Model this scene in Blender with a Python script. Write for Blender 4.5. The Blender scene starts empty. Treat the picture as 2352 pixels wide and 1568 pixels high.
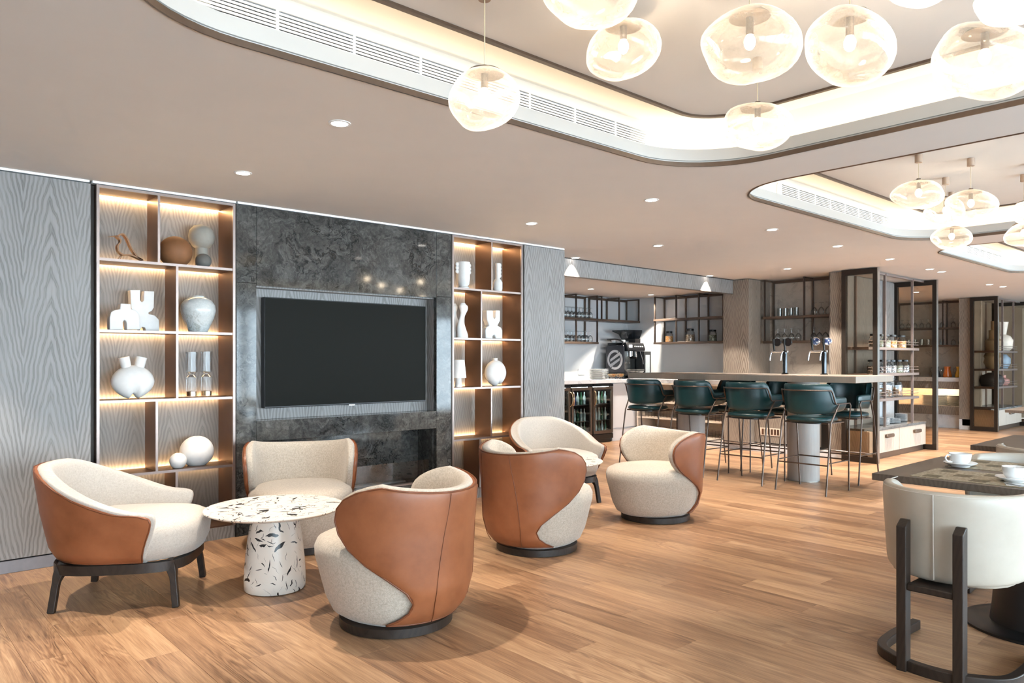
import bpy, bmesh, math, random
from mathutils import Vector, Matrix, Euler
random.seed(7)
SC = bpy.context.scene
C = SC.collection
PI = math.pi
# ---------------------------------------------------------------- camera
CX, F, HY, H = 1176.0, 1705.0, 827.0, 1.32
YAW = math.radians(48.0)
cam_d = bpy.data.cameras.new('camera')
cam_d.sensor_width = 36.0
cam_d.lens = F / 2352 * 36
cam_d.shift_y = (HY - 784) / 2352
cam_d.clip_end = 200
cam = bpy.data.objects.new('camera', cam_d)
C.objects.link(cam)
cam.location = (0, 0, H)
cam.rotation_euler = (PI / 2, 0, YAW - PI / 2)
SC.camera = cam
# ---------------------------------------------------------------- world, daylight, exposure
SC.view_settings.view_transform = 'Standard'
SC.view_settings.look = 'None'
SC.view_settings.gamma = 1.0
SC.view_settings.exposure = 1.13
SC.view_settings.use_curve_mapping = False
cy = SC.cycles
cy.use_denoising = True
cy.use_adaptive_sampling = True; cy.adaptive_threshold = 0.09; cy.adaptive_min_samples = 16
cy.max_bounces = 6; cy.diffuse_bounces = 3; cy.glossy_bounces = 2; cy.transmission_bounces = 4; cy.transparent_max_bounces = 12
cy.caustics_reflective = False; cy.caustics_refractive = False; cy.sample_clamp_indirect = 8.0
W = bpy.data.worlds.new('overcast_sky')
SC.world = W
W.use_nodes = True
bg = W.node_tree.nodes['Background']
bg.inputs[0].default_value = (0.72, 0.87, 1.0, 1)
bg.inputs[1].default_value = 8.0
WIN_Y = -4.2
CEIL = 2.507
def area(name, loc, rot, sx, sy, power, col, portal=False):
    l = bpy.data.lights.new(name, 'AREA')
    l.shape = 'RECTANGLE'; l.size = sx; l.size_y = sy; l.energy = power; l.color = col
    l.cycles.is_portal = portal
    o = bpy.data.objects.new(name, l)
    o.location = loc; o.rotation_euler = rot
    C.objects.link(o)
    return o
for k in range(3):   # sky portals in the window wall behind the camera
    area('window_portal', (0.5 + k * 6.6, WIN_Y - 0.12, 1.28), (PI / 2, 0, 0), 6.5, 2.3, 1, (1, 1, 1), True)
SPOT_W = 84.0
BULB = 30.0
COVE_E = 6.2
LED_E = 30.0
WARM = (1.0, 0.80, 0.58)
SOFT = (1.0, 0.86, 0.70)

# ---------------------------------------------------------------- pixel helpers (2352 x 1568 frame)
fw = Vector((math.cos(YAW), math.sin(YAW), 0))
rt = Vector((math.sin(YAW), -math.cos(YAW), 0))
def ray(u, v): return fw + rt * ((u - CX) / F) + Vector((0, 0, (HY - v) / F))
CAM = Vector((0, 0, H))
def PZ(u, v, z=0.0):
    d = ray(u, v); return CAM + d * ((z - H) / d.z)
def PY(u, v, y):
    d = ray(u, v); return CAM + d * (y / d.y)
def PX(u, v, x):
    d = ray(u, v); return CAM + d * (x / d.x)
def PW(u, v, w): return CAM + ray(u, v) * w

# ---------------------------------------------------------------- materials
def lin(r, g, b):
    f = lambda c: (c / 12.92 if c <= 0.04045 else ((c + 0.055) / 1.055) ** 2.4)
    return (f(r / 255), f(g / 255), f(b / 255), 1)
class MT:
    def __init__(s, name, base=(200, 200, 200), rough=0.5, metal=0.0, spec=0.5):
        s.m = bpy.data.materials.new(name); s.m.use_nodes = True
        s.t = s.m.node_tree; s.p = s.t.nodes['Principled BSDF']; s.out = s.t.nodes['Material Output']
        s.set('Base Color', lin(*base)); s.set('Roughness', rough); s.set('Metallic', metal); s.set('Specular IOR Level', spec)
    def put(s, sock, val):
        if hasattr(val, 'links') or isinstance(val, bpy.types.NodeSocket): s.t.links.new(val, sock)
        else: sock.default_value = val
    def set(s, name, val): s.put(s.p.inputs[name], val)
    def node(s, typ, **kw):
        n = s.t.nodes.new(typ)
        for k, v in kw.items(): setattr(n, k, v)
        return n
    def ma(s, op, a, b=None, c=None):
        n = s.node('ShaderNodeMath', operation=op)
        for i, x in enumerate((a, b, c)):
            if x is not None: s.put(n.inputs[i], x)
        return n.outputs[0]
    def mix(s, f, a, b, blend='MIX'):
        n = s.node('ShaderNodeMix', data_type='RGBA', blend_type=blend)
        s.put(n.inputs[0], f); s.put(n.inputs[6], a); s.put(n.inputs[7], b)
        return n.outputs[2]
    def ramp(s, f, stops, interp='LINEAR'):
        n = s.node('ShaderNodeValToRGB'); e = n.color_ramp.elements; n.color_ramp.interpolation = interp
        while len(e) < len(stops): e.new(0.5)
        for i, (p, c) in enumerate(stops):
            e[i].position = p; e[i].color = c
        s.put(n.inputs[0], f); return n.outputs[0]
    def pos(s): return s.node('ShaderNodeNewGeometry').outputs['Position']
    def obj(s): return s.node('ShaderNodeTexCoord').outputs['Object']
    def xyz(s, v):
        n = s.node('ShaderNodeSeparateXYZ'); s.put(n.inputs[0], v); return n.outputs
    def comb(s, x, y, z):
        n = s.node('ShaderNodeCombineXYZ')
        for i, a in enumerate((x, y, z)): s.put(n.inputs[i], a)
        return n.outputs[0]
    def scale(s, v, sc):
        n = s.node('ShaderNodeMapping'); s.put(n.inputs[0], v); n.inputs['Scale'].default_value = sc; return n.outputs[0]
    def vadd(s, a, b):
        n = s.node('ShaderNodeVectorMath', operation='ADD'); s.put(n.inputs[0], a); s.put(n.inputs[1], b); return n.outputs[0]
    def vmul(s, a, f):
        n = s.node('ShaderNodeVectorMath', operation='SCALE'); s.put(n.inputs[0], a); s.put(n.inputs['Scale'], f); return n.outputs[0]
    def noise(s, v, sc, det=3, ro=0.5, dist=0.0, col=False):
        n = s.node('ShaderNodeTexNoise'); s.put(n.inputs['Vector'], v); n.inputs['Scale'].default_value = sc
        n.inputs['Detail'].default_value = det; n.inputs['Roughness'].default_value = ro; n.inputs['Distortion'].default_value = dist
        return n.outputs[1 if col else 0]
    def bump(s, h, strength=0.2, dist=0.002):
        n = s.node('ShaderNodeBump'); s.put(n.inputs['Height'], h); n.inputs['Strength'].default_value = strength; n.inputs['Distance'].default_value = dist
        s.set('Normal', n.outputs[0])
def K(v): return (v, v, v, 1)
def plain(name, base, rough=0.5, metal=0.0, spec=0.5, var=0.06, sc=25, bump=0.0):
    m = MT(name, base, rough, metal, spec)
    n = m.noise(m.pos(), sc, 3)
    f = m.ramp(n, [(0.3, K(1 - var)), (0.7, K(1 + var))])
    m.set('Base Color', m.mix(1.0, lin(*base), f, 'MULTIPLY'))
    if bump: m.bump(m.noise(m.pos(), sc * 8, 2), bump, 0.001)
    return m.m
def emit(name, col, st):
    m = MT(name, (255, 255, 255)); m.set('Base Color', (0.8, 0.8, 0.8, 1)); m.set('Emission Color', (*col, 1)); m.set('Emission Strength', st)
    return m.m
def grain_wood(name, light, dark, rough=0.45, period=0.30, freq=7.5, amt=1.0):
    m = MT(name, light, rough, 0, 0.4)
    x, y, z = m.xyz(m.pos())
    u = m.ma('ADD', x, m.ma('MULTIPLY', y, 0.83))
    cell = m.ma('DIVIDE', u, period)
    fl = m.ma('FLOOR', cell)
    ul = m.ma('MULTIPLY', m.ma('SUBTRACT', m.ma('SUBTRACT', cell, fl), 0.5), period)
    wob = m.noise(m.comb(ul, m.ma('MULTIPLY', fl, 0.0), m.ma('MULTIPLY', z, 0.6)), 6, 3, 0.55)
    au = m.ma('ADD', m.ma('ABSOLUTE', m.ma('ADD', ul, m.ma('MULTIPLY', m.ma('SUBTRACT', wob, 0.5), 0.05))), 0.0)
    val = m.ma('ADD', z, m.ma('MULTIPLY', m.ma('POWER', au, 1.22), 8.5))
    val = m.ma('ADD', val, m.ma('MULTIPLY', m.noise(m.comb(0.0, 0.0, z), 4.0, 2, 0.6), 0.22))
    val = m.ma('ADD', val, m.ma('MULTIPLY', m.noise(m.comb(m.ma('MULTIPLY', ul, 9.0), 0.0, z), 2.0, 2, 0.5), 0.10))
    s = m.ma('SINE', m.ma('MULTIPLY', val, 2 * PI * freq))
    ring = m.ramp(m.ma('MULTIPLY_ADD', s, 0.5, 0.5), [(0.0, K(0)), (0.55, K(0.25)), (0.9, K(1.0)), (1.0, K(0.55))])
    fine = m.noise(m.comb(m.ma('MULTIPLY', u, 160.0), m.ma('MULTIPLY', y, 20.0), m.ma('MULTIPLY', z, 2.5)), 1.0, 3, 0.6)
    big = m.noise(m.pos(), 1.1, 2)
    patch = m.ramp(m.noise(m.comb(m.ma('MULTIPLY', u, 6.0), 0.0, m.ma('MULTIPLY', z, 1.3)), 1.0, 2), [(0.32, K(0.38)), (0.66, K(0.95))])
    rc = m.ma('MULTIPLY', ring, patch)
    g = m.ma('MULTIPLY', m.ma('ADD', rc, m.ma('MULTIPLY', m.ma('SUBTRACT', fine, 0.38), 0.85)), amt)
    g = m.ma('ADD', g, m.ma('MULTIPLY', m.ma('SUBTRACT', big, 0.5), 0.35))
    m.set('Base Color', m.mix(m.ma('MINIMUM', m.ma('MAXIMUM', g, 0.0), 1.0), lin(*light), lin(*dark)))
    return m.m
def leather(name, base, dark, rough=0.42):
    m = MT(name, base, rough, 0, 0.45)
    n = m.noise(m.obj(), 5, 5, 0.6); f = m.noise(m.obj(), 260, 2)
    m.set('Base Color', m.mix(m.ramp(n, [(0.3, K(0)), (0.7, K(1))]), lin(*dark), lin(*base)))
    m.bump(f, 0.12, 0.0006)
    return m.m
def fabric(name, base, dark):
    m = MT(name, base, 0.9, 0, 0.2)
    n = m.noise(m.obj(), 330, 2, 0.7); b = m.noise(m.obj(), 90, 2)
    m.set('Base Color', m.mix(m.ramp(m.ma('MULTIPLY_ADD', b, 0.35, m.ma('MULTIPLY', n, 0.65)), [(0.35, K(0)), (0.62, K(1))]), lin(*dark), lin(*base)))
    m.set('Sheen Weight', 0.25)
    m.bump(n, 0.35, 0.001)
    return m.m
def floor_mat():
    m = MT('oak_plank', (190, 145, 105), 0.34, 0, 0.45)
    a = m.node('ShaderNodeAttribute', attribute_name='rnd').outputs['Fac']
    off = m.vmul(m.comb(13.0, 37.0, 71.0), a)
    p = m.vadd(m.pos(), off)
    low = m.noise(m.scale(p, (7.0, 0.9, 1)), 1.0, 2, 0.5, 0.4)
    s = m.ma('SINE', m.ma('MULTIPLY', m.ma('ADD', low, m.ma('MULTIPLY', m.noise(m.scale(p, (40, 6, 1)), 1.0, 2), 0.05)), 95.0))
    ring = m.ma('MULTIPLY_ADD', s, 0.5, 0.5)
    fine = m.noise(m.scale(p, (230, 5.5, 1)), 1.0, 4, 0.65)
    streak = m.noise(m.scale(p, (24, 1.1, 1)), 1.0, 4, 0.6)
    patch = m.noise(m.scale(p, (5, 0.9, 1)), 1.0, 2)
    t = m.ma('ADD', m.ma('MULTIPLY', m.ma('SUBTRACT', fine, 0.5), 0.95), m.ma('MULTIPLY', m.ma('SUBTRACT', streak, 0.5), 1.05))
    t = m.ma('ADD', t, m.ma('MULTIPLY', m.ma('MULTIPLY', m.ma('SUBTRACT', ring, 0.5), m.ramp(patch, [(0.45, K(0.05)), (0.62, K(1))])), 0.26))
    t = m.ma('ADD', t, m.ma('MULTIPLY', m.ma('SUBTRACT', m.ma('FRACT', m.ma('MULTIPLY', a, 7.31)), 0.5), 0.30))
    t = m.ma('ADD', t, 0.5)
    col = m.ramp(t, [(0.02, lin(98, 70, 50)), (0.36, lin(148, 111, 83)), (0.62, lin(177, 139, 105)), (0.98, lin(204, 167, 131))])
    grey = m.ramp(m.ma('FRACT', m.ma('MULTIPLY', a, 3.77)), [(0.6, K(0)), (1.0, K(0.28))])
    m.set('Base Color', m.mix(grey, col, m.mix(0.5, col, lin(150, 125, 104))))
    m.set('Roughness', m.ma('MULTIPLY_ADD', streak, 0.16, 0.26))
    return m.m
def marble(name, lo, hi, vein, rough=0.07, sc=2.2):
    m = MT(name, hi, rough, 0, 0.5)
    p = m.pos()
    wv = m.vadd(p, m.vmul(m.noise(p, sc, 4, 0.6, 0, True), 0.55))
    a = m.noise(wv, sc * 2.2, 9, 0.68, 0.6)
    b = m.noise(wv, sc * 7, 6, 0.7)
    col = m.ramp(m.ma('MULTIPLY_ADD', b, 0.4, m.ma('MULTIPLY', a, 0.6)), [(0.36, lin(*lo)), (0.5, lin(*[(x + y) / 2 for x, y in zip(lo, hi)])), (0.66, lin(*hi))])
    v1 = m.ma('ABSOLUTE', m.ma('SUBTRACT', m.noise(wv, sc * 1.5, 5, 0.6, 0.8), 0.5))
    v2 = m.ma('ABSOLUTE', m.ma('SUBTRACT', m.noise(wv, sc * 4.5, 4, 0.6, 0.5), 0.5))
    vm = m.ma('MULTIPLY', m.ramp(v1, [(0.0, K(1)), (0.03, K(0))]), m.ramp(m.noise(p, 2.5, 2), [(0.45, K(0)), (0.6, K(0.9))]))
    vm2 = m.ma('MULTIPLY', m.ramp(v2, [(0.0, K(1)), (0.05, K(0))]), m.ramp(m.noise(p, 3.5, 3), [(0.5, K(0)), (0.7, K(0.8))]))
    col = m.mix(m.ma('MAXIMUM', vm, vm2), col, lin(*vein))
    fl = m.ramp(m.noise(wv, 60, 3), [(0.70, K(0)), (0.76, K(0.35))])
    m.set('Base Color', m.mix(fl, col, lin(150, 150, 148)))
    return m.m
def stroke_mat():
    m = MT('veined_table_lacquer', (232, 224, 212), 0.32, 0, 0.5)
    p = m.obj()
    def strokes(sc, off, wd, L):
        q = m.vadd(m.vadd(p, off), m.vmul(m.noise(m.vadd(p, off), 16, 2, 0.5, 0, True), 0.045))
        v = m.node('ShaderNodeTexVoronoi'); m.put(v.inputs['Vector'], q); v.inputs['Scale'].default_value = sc
        sub = m.node('ShaderNodeVectorMath', operation='SUBTRACT'); m.put(sub.inputs[0], q); m.put(sub.inputs[1], v.outputs['Position'])
        loc = m.vmul(sub.outputs[0], sc)
        nr = m.node('ShaderNodeVectorMath', operation='NORMALIZE'); m.put(nr.inputs[0], m.vadd(v.outputs['Color'], (-0.5, -0.5, -0.5)))
        dt = m.node('ShaderNodeVectorMath', operation='DOT_PRODUCT'); m.put(dt.inputs[0], loc); m.put(dt.inputs[1], nr.outputs[0])
        ln = m.node('ShaderNodeVectorMath', operation='LENGTH'); m.put(ln.inputs[0], loc)
        taper = m.ma('MAXIMUM', m.ma('SUBTRACT', 1.0, m.ma('POWER', m.ma('DIVIDE', ln.outputs['Value'], L), 2.0)), 0.0)
        rw = m.xyz(v.outputs['Color'])[2]
        return m.ma('LESS_THAN', m.ma('ABSOLUTE', dt.outputs['Value']), m.ma('MULTIPLY', taper, m.ma('MULTIPLY', m.ma('POWER', rw, 1.5), wd)))
    s = m.ma('MAXIMUM', strokes(15, (0.3, 0.1, 0.7), 0.13, 0.62), strokes(24, (4.3, 2.1, 1.7), 0.10, 0.6))
    m.set('Base Color', m.mix(s, lin(222, 214, 204), lin(26, 24, 26)))
    return m.m
def glass_mix(name, tint, gloss=0.1, trans=0.9, rough=0.0, frost=None):
    m = MT(name)
    t = m.node('ShaderNodeBsdfTransparent'); t.inputs[0].default_value = (*tint, 1)
    g = m.node('ShaderNodeBsdfGlossy'); g.inputs['Roughness'].default_value = rough
    fr = m.node('ShaderNodeLayerWeight'); fr.inputs[0].default_value = 0.35
    mx = m.node('ShaderNodeMixShader')
    m.put(mx.inputs[0], m.ma('MINIMUM', m.ma('MULTIPLY_ADD', fr.outputs['Fresnel'], gloss * 4, gloss * 0.25), 0.9))
    m.t.links.new(t.outputs[0], mx.inputs[1]); m.t.links.new(g.outputs[0], mx.inputs[2])
    res = mx.outputs[0]
    if frost:
        d = m.node('ShaderNodeBsdfTranslucent'); d.inputs[0].default_value = (*frost[0], 1)
        d2 = m.node('ShaderNodeBsdfDiffuse'); d2.inputs[0].default_value = (*frost[0], 1)
        ms = m.node('ShaderNodeMixShader'); ms.inputs[0].default_value = 0.4
        m.t.links.new(d.outputs[0], ms.inputs[1]); m.t.links.new(d2.outputs[0], ms.inputs[2])
        n = m.noise(m.scale(m.obj(), (1, 1, 2.2)), 7, 5, 0.65, 1.5)
        edge = m.node('ShaderNodeLayerWeight'); edge.inputs[0].default_value = 0.5
        fac = m.ma('ADD', m.ramp(n, [(0.3, K(frost[1])), (0.75, K(frost[2]))]), m.ma('MULTIPLY', m.ma('POWER', edge.outputs['Facing'], 2.5), 0.5))
        m2 = m.node('ShaderNodeMixShader'); m.put(m2.inputs[0], m.ma('MINIMUM', fac, 0.95))
        m.t.links.new(res, m2.inputs[1]); m.t.links.new(ms.outputs[0], m2.inputs[2]); res = m2.outputs[0]
    m.t.links.new(res, m.out.inputs[0])
    return m.m
def dotted(name, cols, sc, rough=0.5):
    m = MT(name, cols[0], rough)
    v = m.node('ShaderNodeTexVoronoi'); m.put(v.inputs['Vector'], m.pos()); v.inputs['Scale'].default_value = sc
    r = m.xyz(v.outputs['Color'])[0]
    m.set('Base Color', m.ramp(r, [(i / len(cols), lin(*c)) for i, c in enumerate(cols)], 'CONSTANT'))
    return m.m

ASH = grain_wood('grey_ash_veneer', (146, 143, 141), (86, 81, 77), freq=6.5, amt=0.82)
ASHB = grain_wood('brown_ash_veneer', (150, 138, 126), (100, 89, 79))
ASHP = grain_wood('pale_ash_strip', (196, 184, 170), (164, 150, 138), period=0.11, amt=0.6)
ASHC = grain_wood('shelf_back_veneer', (142, 134, 128), (98, 89, 83), period=0.24, amt=0.7)
ASHS = grain_wood('pillar_veneer', (176, 172, 168), (132, 126, 121), period=40.0, freq=0.01, amt=0.7)
COUNTERW = grain_wood('counter_oak', (164, 151, 138), (132, 118, 105), period=40.0, freq=0.01, amt=0.7)
MARB = marble('dark_grey_marble', (40, 40, 39), (104, 103, 100), (14, 14, 14), sc=3.0)
STONE = marble('beige_stone', (170, 160, 149), (190, 181, 171), (150, 140, 130), 0.3, 1.2)
PALEST = marble('pale_marble', (200, 200, 202), (222, 222, 224), (176, 176, 180), 0.35, 1.5)
DKTOP = marble('grey_stone_top', (80, 80, 80), (136, 136, 136), (60, 60, 60), 0.25, 4)
CEILM = plain('ceiling_paint', (220, 215, 210), 0.9, 0, 0.2, 0.01, 4)
COVEM = plain('cove_paint', (240, 235, 226), 0.9, 0, 0.2, 0.01, 4)
FASC = plain('fascia_paint', (190, 186, 181), 0.7, 0, 0.3, 0.01, 6)
BRONZE = plain('bronze_metal', (110, 94, 82), 0.35, 0.75)
DKBRZ = plain('dark_bronze_frame', (50, 42, 36), 0.42, 0.5)
BRZSH = plain('bronze_shelf_metal', (98, 83, 72), 0.4, 0.5)
CANOPY = plain('champagne_canopy', (176, 154, 136), 0.4, 0.5)
SHFR = plain('rose_grey_metal', (150, 135, 129), 0.35, 0.7)
COPPER = plain('copper_side_panel', (102, 76, 61), 0.38, 0.55, 0.5, 0.10, 6)
WHITE = plain('white_trim', (240, 240, 240), 0.5)
LAM = plain('white_laminate', (226, 226, 228), 0.35, 0, 0.5, 0.02, 3)
BACKP = plain('glossy_grey_glass_panel', (206, 208, 210), 0.14, 0, 0.5, 0.02, 1.5)
CREAMP = plain('cream_paint', (222, 208, 192), 0.5)
FLOORM = floor_mat()
SUB = plain('floor_screed', (90, 66, 46), 0.8)
LEA = leather('tan_leather', (150, 91, 58), (124, 71, 42))
LEAP = leather('tan_piping', (118, 66, 38), (96, 52, 30))
TEAL = leather('teal_leather', (18, 54, 57), (11, 40, 44), 0.32)
CREAML = leather('ivory_leather', (178, 170, 158), (166, 157, 144), 0.38)
CREAM = fabric('cream_boucle', (194, 183, 169), (156, 144, 130))
CREAM2 = fabric('cream_wool', (186, 179, 170), (166, 157, 148))
EBONY = grain_wood('dark_stained_oak', (46, 36, 30), (22, 16, 13), 0.38, 0.2, 9, 0.8)
BLACK = plain('black_lacquer', (22, 20, 20), 0.35)
BLKPL = plain('black_plastic', (26, 26, 28), 0.4)
SCREEN = plain('tv_screen', (22, 22, 18), 0.5, 0, 0.08, 0.0)
CHAL = plain('chalk_white_ceramic', (228, 224, 220), 0.75, 0, 0.3, 0.03, 30, 0.1)
GLAZE = marble('speckled_glaze', (186, 192, 192), (214, 216, 214), (150, 150, 140), 0.12, 6)
BRNCER = plain('brown_matt_ceramic', (128, 84, 50), 0.7)
TAUPE = plain('taupe_ceramic', (150, 144, 134), 0.75)
DKGREY = plain('dark_grey_ceramic', (98, 96, 92), 0.75)
BIRDW = plain('walnut_plywood', (142, 98, 58), 0.5)
TERR = stroke_mat()
CHROME = plain('chrome', (225, 225, 228), 0.08, 1.0, 0.5, 0.0)
DKCHR = plain('dark_chrome', (70, 72, 74), 0.15, 1.0, 0.5, 0.0)
STEEL = plain('brushed_steel', (160, 158, 154), 0.28, 1.0)
GOLDM = plain('champagne_metal', (196, 170, 138), 0.25, 0.9)
LEGM = plain('bronze_leg_metal', (92, 80, 73), 0.34, 0.8)
PORC = plain('white_porcelain', (240, 240, 240), 0.12, 0, 0.5, 0.0)
CLEAR = glass_mix('clear_glass', (0.95, 0.96, 0.96), 0.15)
CRYSTAL = glass_mix('crystal', (0.93, 0.93, 0.93), 0.06)
PANE = glass_mix('window_glass', (0.96, 0.98, 0.98), 0.05)
TINT = glass_mix('bronze_tinted_glass', (0.79, 0.71, 0.62), 0.05)
GLOBE = glass_mix('hand_blown_frosted_glass', (0.97, 0.94, 0.90), 0.10, frost=((0.95, 0.90, 0.83), 0.06, 0.30))
FRIDGEG = glass_mix('fridge_door_glass', (0.84, 0.86, 0.86), 0.05)
MATTE = dotted('woven_placemat', [(160, 146, 124), (146, 132, 110), (172, 158, 136)], 90, 0.9)
MATD = dotted('woven_placemat_dark', [(102, 89, 68), (114, 101, 79)], 90, 0.9)
TABT = grain_wood('dark_grey_table_oak', (100, 88, 78), (70, 60, 54), 0.4, 0.25, 9, 0.7)
COOKIE = dotted('biscuits', [(214, 178, 140), (178, 130, 92), (232, 208, 178), (150, 104, 72)], 45)
GRAIN1 = dotted('orange_grains', [(200, 120, 60), (230, 168, 90), (240, 210, 160)], 120)
GRAIN2 = dotted('brown_grains', [(120, 92, 70), (170, 140, 110), (220, 205, 185)], 120)
GRAIN3 = dotted('green_grains', [(150, 155, 130), (190, 195, 175), (110, 115, 90)], 120)
GRAIN4 = dotted('white_black_candies', [(230, 230, 228), (60, 60, 66), (190, 192, 196)], 90)
ORANGE = plain('orange_juice', (206, 110, 44), 0.15)
YELLOW = plain('yellow_juice', (214, 162, 40), 0.15)
BOTG = plain('green_bottle_glass', (40, 86, 60), 0.1)
BOTB = plain('blue_bottle', (44, 48, 110), 0.15)
BOTC = plain('pale_bottle_glass', (170, 190, 186), 0.08)
LIN = plain('grey_plates', (196, 190, 182), 0.35)
BLUEV = plain('pale_blue_ceramic', (160, 176, 190), 0.6)
PINKV = plain('pink_ceramic', (206, 150, 138), 0.6)
DARKV = plain('dark_ceramic', (52, 46, 44), 0.6)
TANV = plain('tan_ceramic', (150, 124, 92), 0.6)
EM_BULB = emit('bulb_glow', (1.0, 0.83, 0.60), BULB)
EM_COVE = emit('cove_led', (1.0, 0.83, 0.58), COVE_E)
EM_LED = emit('shelf_led', (1.0, 0.66, 0.32), LED_E)
EM_DL = emit('downlight_lens', (1.0, 0.93, 0.84), 9.0)
EM_SCR = emit('machine_display', (0.85, 0.9, 1.0), 0.9)

# ---------------------------------------------------------------- mesh helpers
class G:
    def __init__(s): s.v = []; s.f = []
    def add(s, vs, fs):
        o = len(s.v); s.v += [tuple(v) for v in vs]; s.f += [tuple(i + o for i in f) for f in fs]; return s
    def box(s, a, b):
        x0, x1 = sorted((a[0], b[0])); y0, y1 = sorted((a[1], b[1])); z0, z1 = sorted((a[2], b[2]))
        return s.add([(x0, y0, z0), (x1, y0, z0), (x1, y1, z0), (x0, y1, z0), (x0, y0, z1), (x1, y0, z1), (x1, y1, z1), (x0, y1, z1)],
                     [(0, 3, 2, 1), (4, 5, 6, 7), (0, 1, 5, 4), (1, 2, 6, 5), (2, 3, 7, 6), (3, 0, 4, 7)])
    def lathe(s, prof, c=(0, 0, 0), n=28, sx=1.0, sy=1.0, cap=True):
        vs = []; fs = []; m = len(prof)
        for r, z in prof:
            for k in range(n):
                a = 2 * PI * k / n; vs.append((c[0] + r * sx * math.cos(a), c[1] + r * sy * math.sin(a), c[2] + z))
        for i in range(m - 1):
            for k in range(n):
                k2 = (k + 1) % n; fs.append((i * n + k, i * n + k2, (i + 1) * n + k2, (i + 1) * n + k))
        if cap:
            if prof[0][0] > 1e-6: fs.append(tuple(range(n - 1, -1, -1)))
            if prof[-1][0] > 1e-6: fs.append(tuple((m - 1) * n + k for k in range(n)))
        return s.add(vs, fs)
    def cyl(s, c, r, h, n=24, r2=None):
        return s.lathe([(r, 0), (r if r2 is None else r2, h)], c, n)
    def ell(s, c, rx, ry, rz, n=24, m=14):
        prof = [(max(math.sin(PI * i / m), 1e-4), -math.cos(PI * i / m)) for i in range(m + 1)]
        vs = []; fs = []
        for r, z in prof:
            for k in range(n):
                a = 2 * PI * k / n; vs.append((c[0] + rx * r * math.cos(a), c[1] + ry * r * math.sin(a), c[2] + rz * z))
        for i in range(m):
            for k in range(n):
                k2 = (k + 1) % n; fs.append((i * n + k, i * n + k2, (i + 1) * n + k2, (i + 1) * n + k))
        return s.add(vs, fs)
    def tube(s, pts, r, n=8, closed=False):
        pts = [Vector(p) for p in pts]; m = len(pts); vs = []; fs = []
        rad = r if isinstance(r, (list, tuple)) else [r] * m
        up = None
        for i, p in enumerate(pts):
            a = pts[(i - 1) % m] if (closed or i) else p
            b = pts[(i + 1) % m] if (closed or i < m - 1) else p
            t = (b - a).normalized()
            if up is None:
                up = Vector((0, 0, 1)) if abs(t.z) < 0.9 else Vector((1, 0, 0))
            up = (up - t * up.dot(t))
            if up.length < 1e-5: up = t.orthogonal()
            up.normalize(); sd = t.cross(up)
            for k in range(n):
                an = 2 * PI * k / n; vs.append(p + (up * math.cos(an) + sd * math.sin(an)) * rad[i])
        for i in range(m if closed else m - 1):
            j = (i + 1) % m
            for k in range(n):
                k2 = (k + 1) % n; fs.append((i * n + k, j * n + k, j * n + k2, i * n + k2))
        if not closed:
            fs.append(tuple(range(n))); fs.append(tuple((m - 1) * n + k for k in range(n - 1, -1, -1)))
        return s.add(vs, fs)
    def prism(s, pts2, lo, hi, axis='y'):
        n = len(pts2); vs = []
        for t in (lo, hi):
            for a, b in pts2:
                vs.append({'y': (a, t, b), 'x': (t, a, b), 'z': (a, b, t)}[axis])
        fs = [tuple(range(n)), tuple(range(2 * n - 1, n - 1, -1))]
        for i in range(n):
            j = (i + 1) % n; fs.append((i, i + n, j + n, j))
        return s.add(vs, fs)
    def band(s, loops):          # loft closed loops of equal length
        n = len(loops[0]); vs = [p for l in loops for p in l]; fs = []
        for i in range(len(loops) - 1):
            for k in range(n):
                k2 = (k + 1) % n; fs.append((i * n + k, i * n + k2, (i + 1) * n + k2, (i + 1) * n + k))
        return s.add(vs, fs)
def thing(name, label, cat, loc=(0, 0, 0), rz=0.0, group=None):
    o = bpy.data.objects.new(name, None); C.objects.link(o)
    o.empty_display_size = 0.1
    o.location = loc; o.rotation_euler = (0, 0, rz)
    o['label'] = label; o['category'] = cat
    if group: o['group'] = group
    return o
def tag(o, label, cat, group=None):
    o['label'] = label; o['category'] = cat
    if group: o['group'] = group
    return o
def build(name, g, mat, parent=None, smooth=None, bevel=0.0, sub=0, seg=2, fix=True):
    me = bpy.data.meshes.new(name); me.from_pydata(g.v, [], g.f)
    if fix:
        bm = bmesh.new(); bm.from_mesh(me); bmesh.ops.recalc_face_normals(bm, faces=bm.faces); bm.to_mesh(me); bm.free()
    me.materials.append(mat)
    if smooth is not None:
        me.polygons.foreach_set('use_smooth', [True] * len(me.polygons))
        if smooth < 179: me.set_sharp_from_angle(angle=math.radians(smooth))
    o = bpy.data.objects.new(name, me); C.objects.link(o)
    if parent: o.parent = parent
    if bevel:
        b = o.modifiers.new('bevel', 'BEVEL'); b.width = bevel; b.segments = seg; b.limit_method = 'ANGLE'; b.angle_limit = math.radians(40)
    if sub:
        m = o.modifiers.new('sub', 'SUBSURF'); m.levels = sub; m.render_levels = sub
    return o
def bx(name, a, b, mat, parent=None, bevel=0.0, sub=0):
    return build(name, G().box(a, b), mat, parent, 40 if bevel else None, bevel, sub)
def struct(o): o['kind'] = 'structure'; return o
def copy_tree(o, parent=None):
    c = o.copy(); C.objects.link(c); c.parent = parent
    for ch in list(o.children): copy_tree(ch, c)
    return c
def dup(o, loc, rz=None, label=None, group=None):
    c = copy_tree(o); c.location = loc
    if rz is not None: c.rotation_euler = (0, 0, rz)
    if label: c['label'] = label
    if group: c['group'] = group
    return c
def interp(x, pts):
    for (a, b), (c, d) in zip(pts, pts[1:]):
        if x <= c:
            t = max(0, (x - a) / (c - a)); t = t * t * (3 - 2 * t) if False else t
            return b + (d - b) * t
    return pts[-1][1]
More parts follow.
